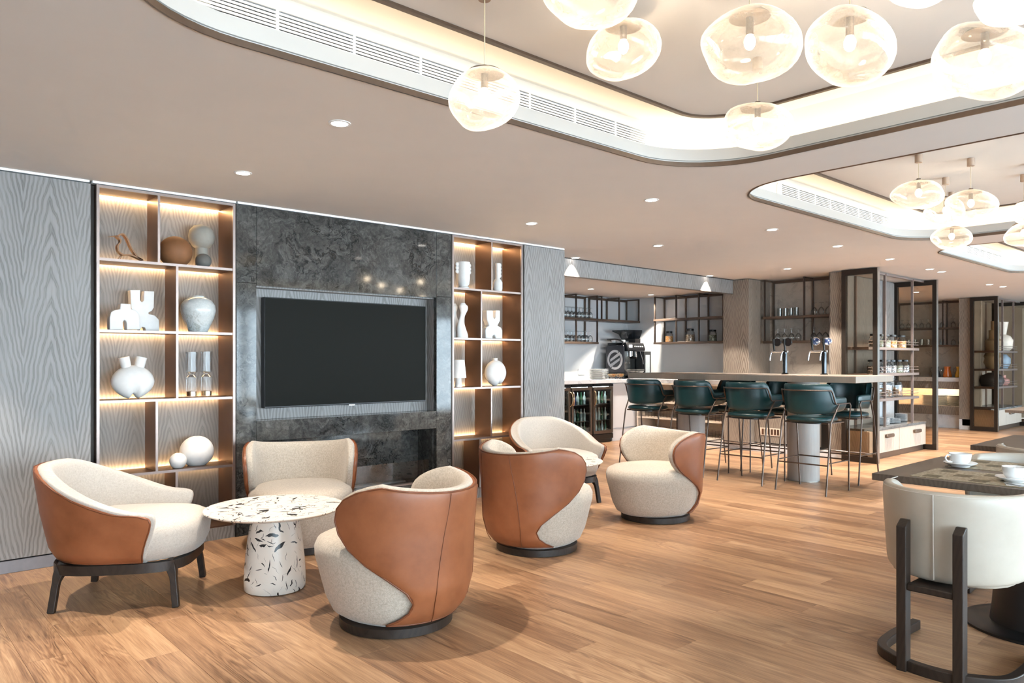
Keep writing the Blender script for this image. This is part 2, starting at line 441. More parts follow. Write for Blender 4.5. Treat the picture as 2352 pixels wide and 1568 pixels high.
def smoothp(pts, n=6, closed=False):   # Catmull-Rom
    P = [Vector(p) for p in pts]; m = len(P); out = []
    for i in range(m if closed else m - 1):
        p0 = P[(i - 1) % m] if (closed or i) else P[0]; p1 = P[i]; p2 = P[(i + 1) % m]; p3 = P[(i + 2) % m] if (closed or i + 2 < m) else P[-1]
        for k in range(n):
            t = k / n
            out.append(0.5 * ((2 * p1) + (p2 - p0) * t + (2 * p0 - 5 * p1 + 4 * p2 - p3) * t * t + (3 * p1 - p0 - 3 * p2 + p3) * t ** 3))
    if not closed: out.append(P[-1])
    return out
def rrect(x0, x1, y0, y1, r, z, n=12):
    pts = []
    for cx, cy, a0 in ((x1 - r, y1 - r, 0), (x0 + r, y1 - r, 90), (x0 + r, y0 + r, 180), (x1 - r, y0 + r, 270)):
        for k in range(n + 1):
            a = math.radians(a0 + 90 * k / n); pts.append((cx + r * math.cos(a), cy + r * math.sin(a), z))
    return pts

# ================================================================ STRUCTURE
WY = 5.50            # front plane of the panelled wall
X0, X1 = -3.0, 20.0
# ---- floor
fl = struct(bx('floor', (X0, WIN_Y - 0.1, -0.10), (X1, 9.0, -0.006), SUB))
PWID, PLEN = 0.185, 1.22
planks = []
nx0 = int(X0 / PWID) - 1
for i in range(nx0, int(X1 / PWID) + 1):
    sh = (i * 0.377 % 1.0) * PLEN
    x = i * PWID + 0.03
    if x > 17.5 or x < -1.0: continue
    j = int((WIN_Y - sh) / PLEN) - 1
    while True:
        y0 = j * PLEN + sh; y1 = y0 + PLEN; j += 1
        if y0 > 8.9: break
        if y1 < -1.0: continue
        y0 = max(y0, -1.2); y1 = min(y1, 8.9)
        if x < 5.6 and y0 > 5.52: continue
        if x > 10.6 and y0 > 7.6: continue
        if y1 - y0 < 0.05: continue
        cx_, cy_ = x + PWID / 2, (y0 + y1) / 2
        w = cx_ * fw.x + cy_ * fw.y
        sc = 0.0
        if w > 0.5:
            for yy in (y0 + 0.1, cy_, y1 - 0.1):
                w2 = cx_ * fw.x + yy * fw.y
                if w2 < 0.5: continue
                u = CX + F * (cx_ * rt.x + yy * rt.y) / w2; v = HY + F * H / w2
                if -40 < u < 2392 and v < 1620: sc += 1 / w2 ** 3
        planks.append((sc, x, y0, y1))
planks.sort(key=lambda p: -p[0])
def plank_geo(x, y0, y1):
    g = 0.0004; c = 0.0006
    a, b, d, e = x + g, x + PWID - g, y0 + g, y1 - g
    vs = [(a, d, -0.006), (b, d, -0.006), (b, e, -0.006), (a, e, -0.006), (a, d, -c), (b, d, -c), (b, e, -c), (a, e, -c),
          (a + c, d + c, 0), (b - c, d + c, 0), (b - c, e - c, 0), (a + c, e - c, 0)]
    fs = [(0, 1, 5, 4), (1, 2, 6, 5), (2, 3, 7, 6), (3, 0, 4, 7), (4, 5, 9, 8), (5, 6, 10, 9), (6, 7, 11, 10), (7, 4, 8, 11), (8, 9, 10, 11)]
    return vs, fs
def plank_obj(name, lst):
    g = G(); rv = []
    for _, x, y0, y1 in lst:
        vs, fs = plank_geo(x, y0, y1); g.add(vs, fs); r = random.random(); rv += [r] * len(vs)
    o = build(name, g, FLOORM, fl, None, fix=False)
    at = o.data.attributes.new('rnd', 'FLOAT', 'POINT'); at.data.foreach_set('value', rv)
    return o
for p in planks[:290]: plank_obj('plank', [p])
rest = plank_obj('far_planks', planks[290:]); rest['kind'] = 'stuff'

# ---- ceiling with three rounded coves
COVES = [(0.556, 4.06, -1.7, 2.775, 0.55), (4.57, 8.08, -1.7, 2.895, 0.5), (8.62, 12.12, -1.7, 2.965, 0.5)]
bm = bmesh.new()
edges = []
def loop_edges(pts):
    vs = [bm.verts.new(p) for p in pts]
    for i in range(len(vs)): edges.append(bm.edges.new((vs[i], vs[(i + 1) % len(vs)])))
loop_edges([(X0, WIN_Y - 0.1, CEIL), (X1, WIN_Y - 0.1, CEIL), (X1, 9, CEIL), (X0, 9, CEIL)])
for a, b, c, d, r in COVES: loop_edges(rrect(a, b, c, d, r, CEIL))
bmesh.ops.triangle_fill(bm, use_beauty=True, use_dissolve=False, edges=edges)
for f in bm.faces:
    if f.normal.z > 0: f.normal_flip()
me = bpy.data.meshes.new('ceiling'); bm.to_mesh(me); bm.free()
me.materials.append(CEILM)
ceil = bpy.data.objects.new('ceiling', me); C.objects.link(ceil); struct(ceil)
ZL, ZT, ZP, ZB = CEIL + 0.105, CEIL + 0.06, CEIL + 0.215, CEIL + 0.31     # lip, trough, panel, cove top
for ci, (a, b, c, d, r) in enumerate(COVES):
    R = lambda o, z: rrect(a - o, b + o, c - o, d + o, max(r + o, 0.05), z)
    build('cove_trim', G().band([R(0.003, CEIL + 0.0), R(-0.004, CEIL - 0.004), R(-0.012, CEIL - 0.004), R(-0.012, CEIL + 0.022), R(0.004, CEIL + 0.022)]), BRONZE, ceil, 40)
    build('cove_fascia', G().band([R(0.010, CEIL + 0.0), R(0.010, CEIL + 0.035), R(0.000, CEIL + 0.036), R(0.000, ZL), R(0.012, ZL), R(0.012, ZT), R(0.115, ZT)]), FASC, ceil, 30)
    build('cove_wall', G().band([R(0.115, ZT), R(0.115, ZB - 0.06), R(0.10, ZB - 0.02), R(0.06, ZB), R(-0.6, ZB)]), COVEM, ceil, 30)
    build('cove_light', G().band([R(0.045, ZT + 0.012), R(0.065, ZT + 0.012), R(0.065, ZT + 0.022), R(0.045, ZT + 0.022), R(0.045, ZT + 0.012)]), EM_COVE, ceil)
    off = -0.285
    pl = R(off, ZP); gp = G(); n = len(pl)
    gp.v = pl + R(off, ZB + 0.01); gp.f = [tuple(range(n)), tuple(range(2 * n - 1, n - 1, -1))] + [(i, (i + 1) % n, (i + 1) % n + n, i + n) for i in range(n)]
    build('cove_panel', gp, CEILM, ceil, 30)
    build('panel_trim', G().band([R(off + 0.004, ZP + 0.03), R(off + 0.004, ZP - 0.012), R(off - 0.022, ZP - 0.012), R(off - 0.022, ZP + 0.001)]), BRONZE, ceil, 30)
# slot grilles set in the cove walls
def grille(label, x0, x1, yw, n_div):
    t = thing('air_grille', label, 'air grille', (x0, yw, ZT + 0.080), 0, 'slot grilles in the coves')
    L = x1 - x0; HG = 0.088
    g = G().box((0, 0.03, 0), (L, 0.034, HG)); build('grille_backing', g, BLACK, t)
    fr = G().box((0, -0.004, -0.006), (L, 0.03, 0.003)).box((0, -0.004, HG - 0.003), (L, 0.03, HG + 0.006)).box((-0.012, -0.004, -0.006), (0, 0.03, HG + 0.006)).box((L, -0.004, -0.006), (L + 0.012, 0.03, HG + 0.006))
    build('grille_frame', fr, WHITE, t)
    for k in range(5):
        z = 0.0155 + k * 0.0143; bx('slat', (0, 0.0, z - 0.0040), (L, 0.007, z + 0.0040), WHITE, t)
    for k in range(1, n_div + 1):
        x = L * k / (n_div + 1); bx('divider', (x - 0.006, -0.002, 0), (x + 0.006, 0.024, HG), WHITE, t)
grille('long white slot grille in the nearest lit ceiling cove', 0.95, PY(1492, 318, COVES[0][3] + 0.1).x, COVES[0][3] + 0.081, 7)
grille('white slot grille in the second ceiling cove', PY(1790, 415, COVES[1][3] + 0.1).x, PY(2052, 512, COVES[1][3] + 0.1).x, COVES[1][3] + 0.081, 7)
grille('small distant slot grille in the third ceiling cove', PY(2215, 569, COVES[2][3] + 0.1).x, PY(2303, 600, COVES[2][3] + 0.1).x, COVES[2][3] + 0.081, 5)

# ---- walls
struct(bx('wall_left', (X0 - 0.1, WIN_Y, 0), (X0, 9, CEIL + 0.4), CEILM))
struct(bx('wall_right', (X1, WIN_Y, 0), (X1 + 0.1, 9, CEIL + 0.4), CEILM))
struct(bx('wall_back', (X0, 5.82, 0), (5.70, 5.92, CEIL), ASH))
WIN = struct(bx('wall_window', (X0, WIN_Y - 0.1, 2.42), (X1, WIN_Y, CEIL + 0.4), CEILM))
for k in range(10):
    xa = X0 + k * 2.3
    w = bpy.data.objects.new('window_%d' % (k + 1), None); C.objects.link(w); w['kind'] = 'structure'; w.location = (xa, WIN_Y, 0)
    fr = G().box((0, -0.06, 0), (0.07, 0.0, 2.42)).box((2.23, -0.06, 0), (2.3, 0, 2.42)).box((0, -0.06, 0), (2.3, 0, 0.08)).box((0, -0.06, 2.36), (2.3, 0, 2.42))
    build('window_frame', fr, DKBRZ, w); bx('pane', (0.07, -0.035, 0.08), (2.23, -0.03, 2.36), PANE, w)
# left panel wall, baseboard and white shadow-gap strip
wp = struct(bx('wall_panel_left', (X0, WY, 0.085), (1.212, 5.82, 2.485), ASH, bevel=0.002))
struct(bx('baseboard_left', (X0, WY + 0.004, 0.0), (1.212, 5.82, 0.078), plain('grey_metal_skirting', (124, 120, 122), 0.4, 0.4), bevel=0.002))
TR = 0
for a, b, yf in ((X0, 1.205, WY - 0.002), (1.222, 2.176, WY - 0.004), (2.19, 5.70, WY - 0.004)):
    TR += 1; struct(bx('trim_%d' % TR, (a, yf, 2.492), (b, WY + 0.05, 2.5065), WHITE))
struct(bx('wall_panel_middle', (5.122, WY, 0.0), (5.706, 5.82, 2.487), ASH, bevel=0.002))
struct(bx('trim_gap', (1.213, WY + 0.06, 0.0), (1.245, 5.80, 2.487), DKBRZ))
# ---- shelf units
def shelf_unit(name, label, x0, x1, zs, divs):
    t = thing(name, label, 'shelf unit', (x0, WY, 0)); L = x1 - x0; ZT_ = 2.487; D = 0.29; th = 0.018
    fr = G().box((0, 0, 0.09), (th, 0.02, ZT_)).box((L - th, 0, 0.09), (L, 0.02, ZT_)).box((th, 0, ZT_ - th), (L - th, 0.02, ZT_))
    build('frame', fr, SHFR, t)
    bx('side_panel', (0, 0.02, 0.09), (th, D + 0.02, ZT_), COPPER, t); bx('side_panel', (L - th, 0.02, 0.09), (L, D + 0.02, ZT_), COPPER, t)
    bx('top_panel', (th, 0.02, ZT_ - th), (L - th, D - 0.03, ZT_), COPPER, t)
    bx('back_panel', (0, D, 0.0), (L, D + 0.02, ZT_), ASHC, t)
    bx('plinth', (0, 0.012, 0.0), (L, 0.05, 0.088), ASH, t)
    bx('bottom_board', (th, 0.02, 0.088), (L - th, D, 0.10), COPPER, t)
    edges_ = [0.10] + sorted(zs) + [ZT_ - th]
    for z in zs:
        s = bx('shelf', (th, 0.012, z - th), (L - th, D - 0.035, z), COPPER, t)
        bx('shelf_edge', (th, 0.006, z - th), (L - th, 0.012, z), SHFR, s)
    for z in zs: bx('light_strip', (th + 0.004, D - 0.024, z - 0.013), (L - th - 0.004, D - 0.014, z - 0.007), EM_LED, t)
    bx('light_strip', (th + 0.004, D - 0.026, ZT_ - 0.020), (L - th - 0.004, D - 0.010, ZT_ - 0.014), EM_LED, t)
    for k, xd in enumerate(divs):      # bottom to top
        d = bx('divider', (xd - x0 - 0.007, 0.012, edges_[k]), (xd - x0 + 0.007, D - 0.035, edges_[k + 1] - (th if k < len(zs) else 0)), COPPER, t)
        bx('divider_edge', (xd - x0 - 0.008, 0.006, edges_[k]), (xd - x0 + 0.008, 0.012, edges_[k + 1] - (th if k < len(zs) else 0)), SHFR, d)
ZSL = [0.545, 1.05, 1.525, 2.004]; ZSR = [0.578, 1.063, 1.532, 2.002]
shelf_unit('display_shelf', 'wide backlit display shelf left of the television with bird and round vases', 1.246, 2.174, ZSL, [1.757, 1.624, 1.76, 1.76, 1.638])
shelf_unit('display_shelf', 'narrower-looking backlit display shelf right of the television with pale sculptures', 4.207, 5.098, ZSR, [4.546, 4.69, 4.563, 4.563, 4.695])
# ---- marble surround with television niche and fireplace
ms = thing('fireplace_surround', 'dark grey polished marble fireplace surround framing the television', 'fireplace', (0, WY, 0))
def slab(n, x0, x1, z0, z1, y0=0.0, y1=0.05, mat=MARB): return bx(n, (x0, y0, z0), (x1, y1, z1), mat, ms, 0.0015)
NX0, NX1 = 2.336, 4.024
slab('marble_slab', 2.182, NX0 - 0.001, 1.905, 2.488); slab('marble_slab', 2.182, NX0 - 0.001, 0.0, 1.903)
slab('marble_slab', NX1 + 0.001, 4.19, 1.905, 2.488); slab('marble_slab', NX1 + 0.001, 4.19, 0.0, 1.903)
slab('marble_slab', NX0 + 0.001, NX1 - 0.001, 1.89, 2.488)
slab('mantel_slab', NX0 + 0.001, NX1 - 0.001, 0.70, 0.855, 0.0, 0.30)
slab('hearth_slab', NX0 + 0.001, NX1 - 0.001, 0.0, 0.215, 0.0, 0.30)
slab('niche_back', NX0 - 0.02, NX1 + 0.02, 0.855, 1.91, 0.15, 0.17, ASH)
slab('niche_side', NX0 - 0.02, NX0 + 0.001, 0.855, 1.89, 0.05, 0.15, ASH); slab('niche_side', NX1 - 0.001, NX1 + 0.02, 0.855, 1.89, 0.05, 0.15, ASH)
slab('niche_top', NX0, NX1, 1.88, 1.89, 0.05, 0.15, ASH)
slab('firebox_back', NX0, NX1, 0.44, 0.70, 0.29, 0.31); slab('firebox_back', NX0, NX1, 0.215, 0.439, 0.29, 0.31)
slab('firebox_side', NX1 - 0.005, NX1 + 0.02, 0.215, 0.70, 0.05, 0.29); slab('firebox_side', NX0 - 0.02, NX0 + 0.005, 0.215, 0.70, 0.05, 0.29)
slab('firebox_floor', NX0 + 0.05, NX1 - 0.05, 0.216, 0.222, 0.06, 0.28, BLACK)
slab('burner_trough', NX0 + 0.25, NX1 - 0.25, 0.222, 0.235, 0.13, 0.21, STEEL)
slab('glass_screen', NX0 + 0.10, NX1 - 0.06, 0.222, 0.42, 0.030, 0.036, CLEAR)
slab('sill_rail', NX0 + 0.02, NX1 - 0.02, 0.215, 0.226, -0.004, 0.05, SHFR)
slab('edge_strip', 4.191, 4.205, 0.0, 2.488, -0.002, 0.05, DKBRZ); slab('edge_strip', 2.175, 2.181, 0.0, 2.488, -0.002, 0.05, DKBRZ)
# television
ta, tb = PY(607.2, 681.5, 5.58), PY(978, 921, 5.58)
tv = thing('television', 'large black flat-screen television hung in the marble niche', 'television', ((ta.x + tb.x) / 2, 5.58, tb.z))
hw, hh = (tb.x - ta.x) / 2, ta.z - tb.z
bx('tv_body', (-hw, 0.0, 0), (hw, 0.06, hh), BLKPL, tv, 0.004)
bx('screen', (-hw + 0.006, -0.002, 0.012), (hw - 0.006, 0.002, hh - 0.006), SCREEN, tv)
bx('logo_plate', (-0.028, -0.006, -0.008), (0.028, 0.004, 0.002), STEEL, tv)
bx('wall_bracket', (-0.25, 0.06, 0.25), (0.25, 0.0695, 0.6), BLACK, tv)

# ---- bar bay
COLX, COLY0, COLY1 = 9.75, 5.70, 6.12
struct(bx('wall_bulkhead', (5.706, 5.96, 2.30), (COLX + 0.02, 6.06, 2.497), ASH))
struct(bx('trim_4', (5.706, 5.958, 2.294), (COLX, 5.965, 2.301), BRONZE)); struct(bx('trim_5', (5.706, 5.955, 2.497), (COLX, 5.97, 2.5065), DKBRZ))
struct(bx('ceiling_bar_bay', (5.706, 6.06, 2.405), (10.5, 8.5, 2.45), CEILM))
struct(bx('wall_bay_left', (5.60, 5.83, 0), (5.704, 8.5, CEIL), ASH))
struct(bx('wall_bay_back', (5.706, 8.47, 0), (10.5, 8.6, 2.44), BACKP))
struct(bx('wall_bay_right', (10.40, 6.12, 0), (10.5, 8.47, 2.44), BACKP))
struct(bx('wall_column', (COLX, COLY0, 0.10), (10.45, COLY1, 2.498), ASHB, bevel=0.002)); struct(bx('baseboard_column', (COLX + 0.1, 4.55, 0), (10.3, 7.6, 0.098), PALEST))
struct(bx('wall_tap_niche', (10.35, 4.55, 0.1), (10.45, COLY0, CEIL), STONE))
struct(bx('wall_pier', (9.84, 4.365, 0.10), (9.90, 4.545, 2.498), ASHB)); struct(bx('baseboard_pier', (9.845, 4.365, 0), (9.90, 4.545, 0.098), PALEST))
struct(bx('wall_pantry_back', (9.905, 4.54, 0), (12.0, 4.59, CEIL), ASH)); struct(bx('wall_second_bay', (12.0, 7.6, 0), (16.4, 7.7, CEIL), STONE))
struct(bx('wall_pantry_end', (11.99, 4.60, 0), (12.05, 7.6, CEIL), ASHB))
struct(bx('wall_far_niche', (16.40, 4.62, 0), (16.5, 7.6, CEIL), STONE)); struct(bx('wall_far_pier', (15.85, 4.63, 0.20), (16.4, 4.83, 2.50), ASHB)); struct(bx('baseboard_far_pier', (15.86, 4.63, 0), (16.4, 4.83, 0.198), PALEST))
struct(bx('wall_far_pantry', (16.5, 4.80, 0), (X1, 4.9, CEIL), ASHB))
# ================================================================ LAMPS
def downlight(p, label, z=CEIL, power=SPOT_W, ang=74, r=0.042):
    t = thing('downlight', label, 'downlight', (p[0], p[1], z), 0, 'recessed downlights')
    g = G().band([[(rr * math.cos(2 * PI * k / 24), rr * math.sin(2 * PI * k / 24), zz) for k in range(24)] for rr, zz in ((r + 0.014, 0.0), (r + 0.014, -0.003), (r, -0.004), (r, 0.0))])
    build('bezel', g, WHITE, t, 40)
    build('lens', G().cyl((0, 0, -0.0015), r, 0.001, 24), EM_DL, t)
    l = bpy.data.lights.new('downlight_beam', 'SPOT'); l.energy = power; l.spot_size = math.radians(ang); l.spot_blend = 0.25
    l.color = (1.0, 0.90, 0.78); l.shadow_soft_size = 0.025
    o = bpy.data.objects.new('downlight_beam', l); C.objects.link(o); o.parent = t; o.location = (0, 0, -0.012)
    return t
DL = [((780, 283), 'large-looking downlight nearest the camera left of the pendant'), ((558, 397), 'downlight above the wide left display shelf'),
      ((1496, 459), 'downlight between the first cove corner and the television wall'), ((1220, 513), 'downlight above the narrow right display shelf'),
      ((1511, 564), 'downlight in front of the bulkhead middle'), ((1773, 527), 'downlight left of the second cove corner'),
      ((1923, 565), 'downlight under the second cove above the bar counter end'), ((1808, 617), 'downlight in front of the beer tap niche'),
      ((2043, 595), 'downlight above the first glass screen'), ((2135, 618), 'left one of the close pair of downlights beyond the first screen'),
      ((2162, 624), 'right one of the close pair of downlights beyond the first screen'), ((2272, 653), 'left one of the far pair of downlights before the far screen'),
      ((2303, 658), 'right one of the far pair of downlights before the far screen')]
for (u, v), lb in DL:
    p = PZ(u, v, CEIL); downlight((p.x, p.y), lb, power=SPOT_W * (1.5 if p.x > 8.5 else 1.0), ang=74 if p.x < 8.5 else 96)
downlight((6.30, 5.90), 'downlight casting a scallop on the left end of the bulkhead'); downlight((9.05, 5.90), 'downlight casting a scallop on the right end of the bulkhead')
for (u, v), lb in (((1340, 665), 'left downlight inside the lowered bar bay ceiling'), ((1477, 678), 'right downlight inside the lowered bar bay ceiling')):
    p = PZ(u, v, 2.405); downlight((p.x, min(p.y, 7.6)), lb, 2.405, 130.0, 100)
downlight((13.9, 4.9), 'downlight in the far bay seen through the tinted screen')
for x in (0.2,): downlight((x, 4.68), 'downlight over the far left wood panel, out at the edge')

def blob(name, rx, ry, rz, seed, mat, parent, c=(0, 0, 0), th=0.0):
    rnd = random.Random(seed); n, m = 36, 22
    ph = [(rnd.uniform(0, 6.28), rnd.uniform(-1, 1)) for _ in range(5)]
    g = G(); vs = []; fs = []
    tilt = rnd.uniform(-0.22, 0.22)
    for i in range(m + 1):
        th_ = PI * i / m
        for k in range(n):
            a = 2 * PI * k / n
            d = Vector((math.sin(th_) * math.cos(a), math.sin(th_) * math.sin(a), -math.cos(th_)))
            w = 1 + 0.055 * math.sin(2 * a + ph[0][0]) * math.sin(th_) + 0.05 * math.sin(3 * a + ph[1][0] + 2 * th_) * math.sin(th_) ** 2 + 0.045 * math.sin(2.5 * th_ + ph[2][0]) * math.cos(a + ph[3][0]) + 0.02 * math.sin(5 * a + 4 * th_ + ph[4][0]) * math.sin(th_) ** 2
            p = Vector((d.x * rx, d.y * ry, d.z * rz)) * w
            p.z += tilt * (p.x * rt.x + p.y * rt.y) * 0.7
            vs.append(p + Vector(c))
    for i in range(m):
        for k in range(n):
            k2 = (k + 1) % n; fs.append((i * n + k, i * n + k2, (i + 1) * n + k2, (i + 1) * n + k))
    g.add(vs, fs)
    return build(name, g, mat, parent, 180)
def pendant(u, v, wpx, hpx, w, label, seed):
    c = PW(u, v, w); r = wpx / 2 / F * w; rz = hpx / 2 / F * w
    t = thing('pendant_lamp', label, 'pendant lamp', (c.x, c.y, ZP), 0, 'blown glass pendants')
    z = c.z - ZP
    build('canopy', G().cyl((0, 0, -0.055), 0.024, 0.055, 20), CANOPY, t, 40, 0.002)
    build('cable', G().tube([(0, 0, -0.05), (0, 0, z + rz * 0.95)], 0.0022, 6), plain('cable_%d' % seed, (206, 190, 160), 0.5), t, 40)
    build('cap', G().lathe([(0.075, z + rz * 0.82), (0.06, z + rz * 0.93), (0.03, z + rz * 1.02), (0.012, z + rz * 1.06), (0.012, z + rz * 1.1)], n=20), BRONZE, t, 50)
    blob('glass_shade', r, r * 0.94, rz, seed, GLOBE, t, (0, 0, z))
    b = build('bulb', G().ell((0, 0, z + rz * 0.12), 0.021, 0.021, 0.028, 14, 8), EM_BULB, t, 180)
    build('bulb_holder', G().cyl((0, 0, z + rz * 0.12 + 0.026), 0.014, rz * 0.75, 12), BRONZE, t, 40)
    l = bpy.data.lights.new('pendant_glow', 'POINT'); l.energy = 1.3; l.color = (1.0, 0.84, 0.64); l.shadow_soft_size = 0.03
    o = bpy.data.objects.new('pendant_glow', l); C.objects.link(o); o.parent = t; o.location = (0, 0, z + rz * 0.12)
PEN = [(1113, 228, 165, 140, 2.78, 'round frosted glass pendant hanging alone before the long grille'),
       (1355, -15, 230, 130, 2.5, 'glass pendant cut off by the top edge, above the smaller oval one'),
       (1432, 115, 170, 130, 2.95, 'oval glass pendant directly below the cut-off pendant'),
       (1722, 107, 225, 162, 2.75, 'big lopsided glass pendant with cable, above the flat small one'),
       (1952, 110, 205, 168, 2.65, 'angular dented glass pendant right of the big lopsided one'),
       (1740, 290, 170, 98, 3.45, 'flat small glass pendant hanging lowest in the first cove corner'),
       (2262, 140, 228, 155, 2.70, 'wide rippled glass pendant near the top right edge'),
       (2325, 8, 150, 90, 2.2, 'glass pendant cut off by the top right corner'),
       (2108, -32, 140, 80, 2.4, 'sliver of a glass pendant at the top edge'),
       (2110, 447, 112, 65, 5.065, 'leftmost glass pendant of the second cove, diamond shaped'),
       (2172, 487, 92, 66, 5.70, 'half hidden glass pendant behind its neighbour in the second cove'),
       (2230, 471, 116, 68, 5.157, 'wide glass pendant overlapping its neighbour in the second cove'),
       (2186, 546, 90, 52, 6.2, 'lowest small glass pendant of the second cove'),
       (2362, 488, 70, 55, 5.3, 'glass pendant half cut by the right edge, upper'),
       (2352, 538, 76, 56, 5.6, 'glass pendant half cut by the right edge, lower')]
for i, a in enumerate(PEN): pendant(*a, seed=i + 3)

# ================================================================ UPHOLSTERY
def upath(R):
    q = PI * R / 2
    def f(a):
        s = 1 if a >= 0 else -1; e = abs(a)
        if e <= q: ph = e / R; return (-R * math.cos(ph), s * R * math.sin(ph), -math.cos(ph), s * math.sin(ph))
        return (e - q, s * R, 0.0, float(s))
    return f
def shell(name, path, Wf, zb, zt, o0, o1, flare, mat, parent, nr=22, nc=44, edge=0.3, ex=0.0):
    ts = [0.5 - 0.5 * math.cos(PI * i / nr) for i in range(nr + 1)]
    out = []; inn = []
    for t in ts:
        ro = []; ri = []
        w = Wf(t) + ex
        for j in range(nc + 1):
            s = math.sin(PI / 2 * (-1 + 2 * j / nc)) if edge < 1 else -1 + 2 * j / nc
            a = s * w; x, y, nx_, ny_ = path(a); z = zb(s) + (zt(s) - zb(s)) * t + (ex * (2 * t - 1))
            fl_ = flare(t, s)
            e = edge + (1 - edge) * math.sqrt(max(0, 1 - abs(s) ** 8)) * math.sqrt(max(0, 1 - abs(2 * t - 1) ** 10))
            m_ = (o0 + o1) / 2; h_ = (o0 - o1) / 2 * e
            ro.append((x + nx_ * (fl_ + m_ + h_), y + ny_ * (fl_ + m_ + h_), z)); ri.append((x + nx_ * (fl_ + m_ - h_), y + ny_ * (fl_ + m_ - h_), z))
        out.append(ro); inn.append(ri)
    g = G(); N = nc + 1
    vs = [p for r_ in out for p in r_] + [p for r_ in inn for p in r_]; O = (nr + 1) * N; fs = []
    for i in range(nr):
        for j in range(nc):
            a = i * N + j; fs.append((a, a + 1, a + N + 1, a + N)); b = a + O; fs.append((b, b + N, b + N + 1, b + 1))
    for j in range(nc):
        fs.append((j, j + O, j + 1 + O, j + 1)); a = nr * N + j; fs.append((a, a + 1, a + 1 + O, a + O))
    for i in range(nr):
        a = i * N; fs.append((a, a + N, a + N + O, a + O)); a = i * N + nc; fs.append((a, a + O, a + N + O, a + N))
    g.add(vs, fs)
    ob = build(name, g, mat, parent, 180)
    rim = out[0] + [r_[-1] for r_ in out[1:]] + out[-1][-2::-1] + [r_[0] for r_ in out[-2:0:-1]]
    return ob, rim, out
def supl(a, b, z, n=4.0, k=40, fx=lambda c: 1.0, c0=(0, 0)):
    pts = []
    for i in range(k):
        t = 2 * PI * i / k; c, s = math.cos(t), math.sin(t)
        r = (abs(c) ** n + abs(s) ** n) ** (-1 / n)
        pts.append((c0[0] + a * r * c * fx(c), c0[1] + b * r * s * (1 if True else 1), z))
    return pts
def loft(loops):
    g = G().band(loops); n = len(loops[0]); m = len(loops)
    g.f.append(tuple(range(n - 1, -1, -1))); g.f.append(tuple((m - 1) * n + k for k in range(n)))
    return g
def spl(pts):
    P = smoothp([(a, b, 0) for a, b in pts], 10)
    def f(x):
        for p, q in zip(P, P[1:]):
            if p.x <= x <= q.x: return p.y + (q.y - p.y) * (0 if q.x == p.x else (x - p.x) / (q.x - p.x))
        return P[0].y if x < P[0].x else P[-1].y
    return f
# ---- swivel lounge chair with butterfly back
def make_swivel(label):
    t = thing('swivel_chair', label, 'armchair', group='tan and cream swivel chairs')
    R = 0.365; pth = upath(R)
    Wf = spl([(0, 0.45), (0.05, 0.37), (0.11, 0.322), (0.17, 0.31), (0.24, 0.335), (0.33, 0.41), (0.43, 0.515), (0.53, 0.61), (0.63, 0.67), (0.73, 0.695), (0.83, 0.685), (0.91, 0.635), (0.97, 0.545), (1.0, 0.45)])
    zb = lambda s: 0.062; zt = lambda s: 0.705 + 0.04 * s * s
    fl_ = lambda t_, s: interp(t_, [(0, -0.065), (0.08, -0.03), (0.25, 0.0), (0.7, 0.012), (1, 0.03)]) - 0.05 * max(0, abs(s) - 0.85) * t_
    shell('back_pad', pth, Wf, zb, zt, 0.0, -0.08, fl_, CREAM, t, nr=30, edge=0.3)
    lo, rim, grid = shell('leather_shell', pth, Wf, zb, zt, 0.013, -0.03, fl_, LEA, t, nr=30, edge=0.55, ex=-0.012)
    build('piping', G().tube(rim[::2], 0.0048, 6, True), LEAP, t, 180)
    for sg in (-1, 1):
        col = []
        for q in range(25):
            tt = 0.02 + 0.955 * q / 24; aa = sg * (0.13 + 0.16 * (1 - tt) ** 1.6 * (0.35 + tt)); x_, y_, nx_, ny_ = pth(aa); ss = aa / Wf(tt)
            o_ = fl_(tt, ss) + 0.0135; col.append((x_ + nx_ * o_, y_ + ny_ * o_, zb(ss) + (zt(ss) - zb(ss)) * tt))
        build('seam', G().tube(col, 0.0022, 5), LEAP, t, 180)
    fx = lambda c: 0.90 + 0.24 * max(0, c) ** 1.3
    prof = [(0.27, 0.052), (0.305, 0.075), (0.335, 0.14), (0.362, 0.25), (0.384, 0.34), (0.386, 0.385), (0.372, 0.418), (0.335, 0.437), (0.26, 0.446), (0.12, 0.45)]
    build('seat', loft([supl(r, r * 0.92, z, 2.3, 44, fx) for r, z in prof]), CREAM, t, 180)
    build('base_ring', G().lathe([(0.275, 0.0), (0.285, 0.004), (0.285, 0.046), (0.27, 0.052)], n=48, c=(0.01, 0, 0)), EBONY, t, 40)
    return t
sw = make_swivel('tan leather and cream swivel chair nearest the camera, back to it')
sw.location = (2.10, 3.20, 0); sw.rotation_euler = (0, 0, math.radians(115))
dup(sw, (2.42, 4.93, 0), math.radians(244), 'cream swivel chair before the fireplace, facing the camera')
dup(sw, (3.63, 3.78, 0), math.radians(0), 'tan leather swivel chair in the middle, back turned to the left')
dup(sw, (5.08, 3.83, 0), math.radians(164), 'swivel chair facing left beside the bar stools')
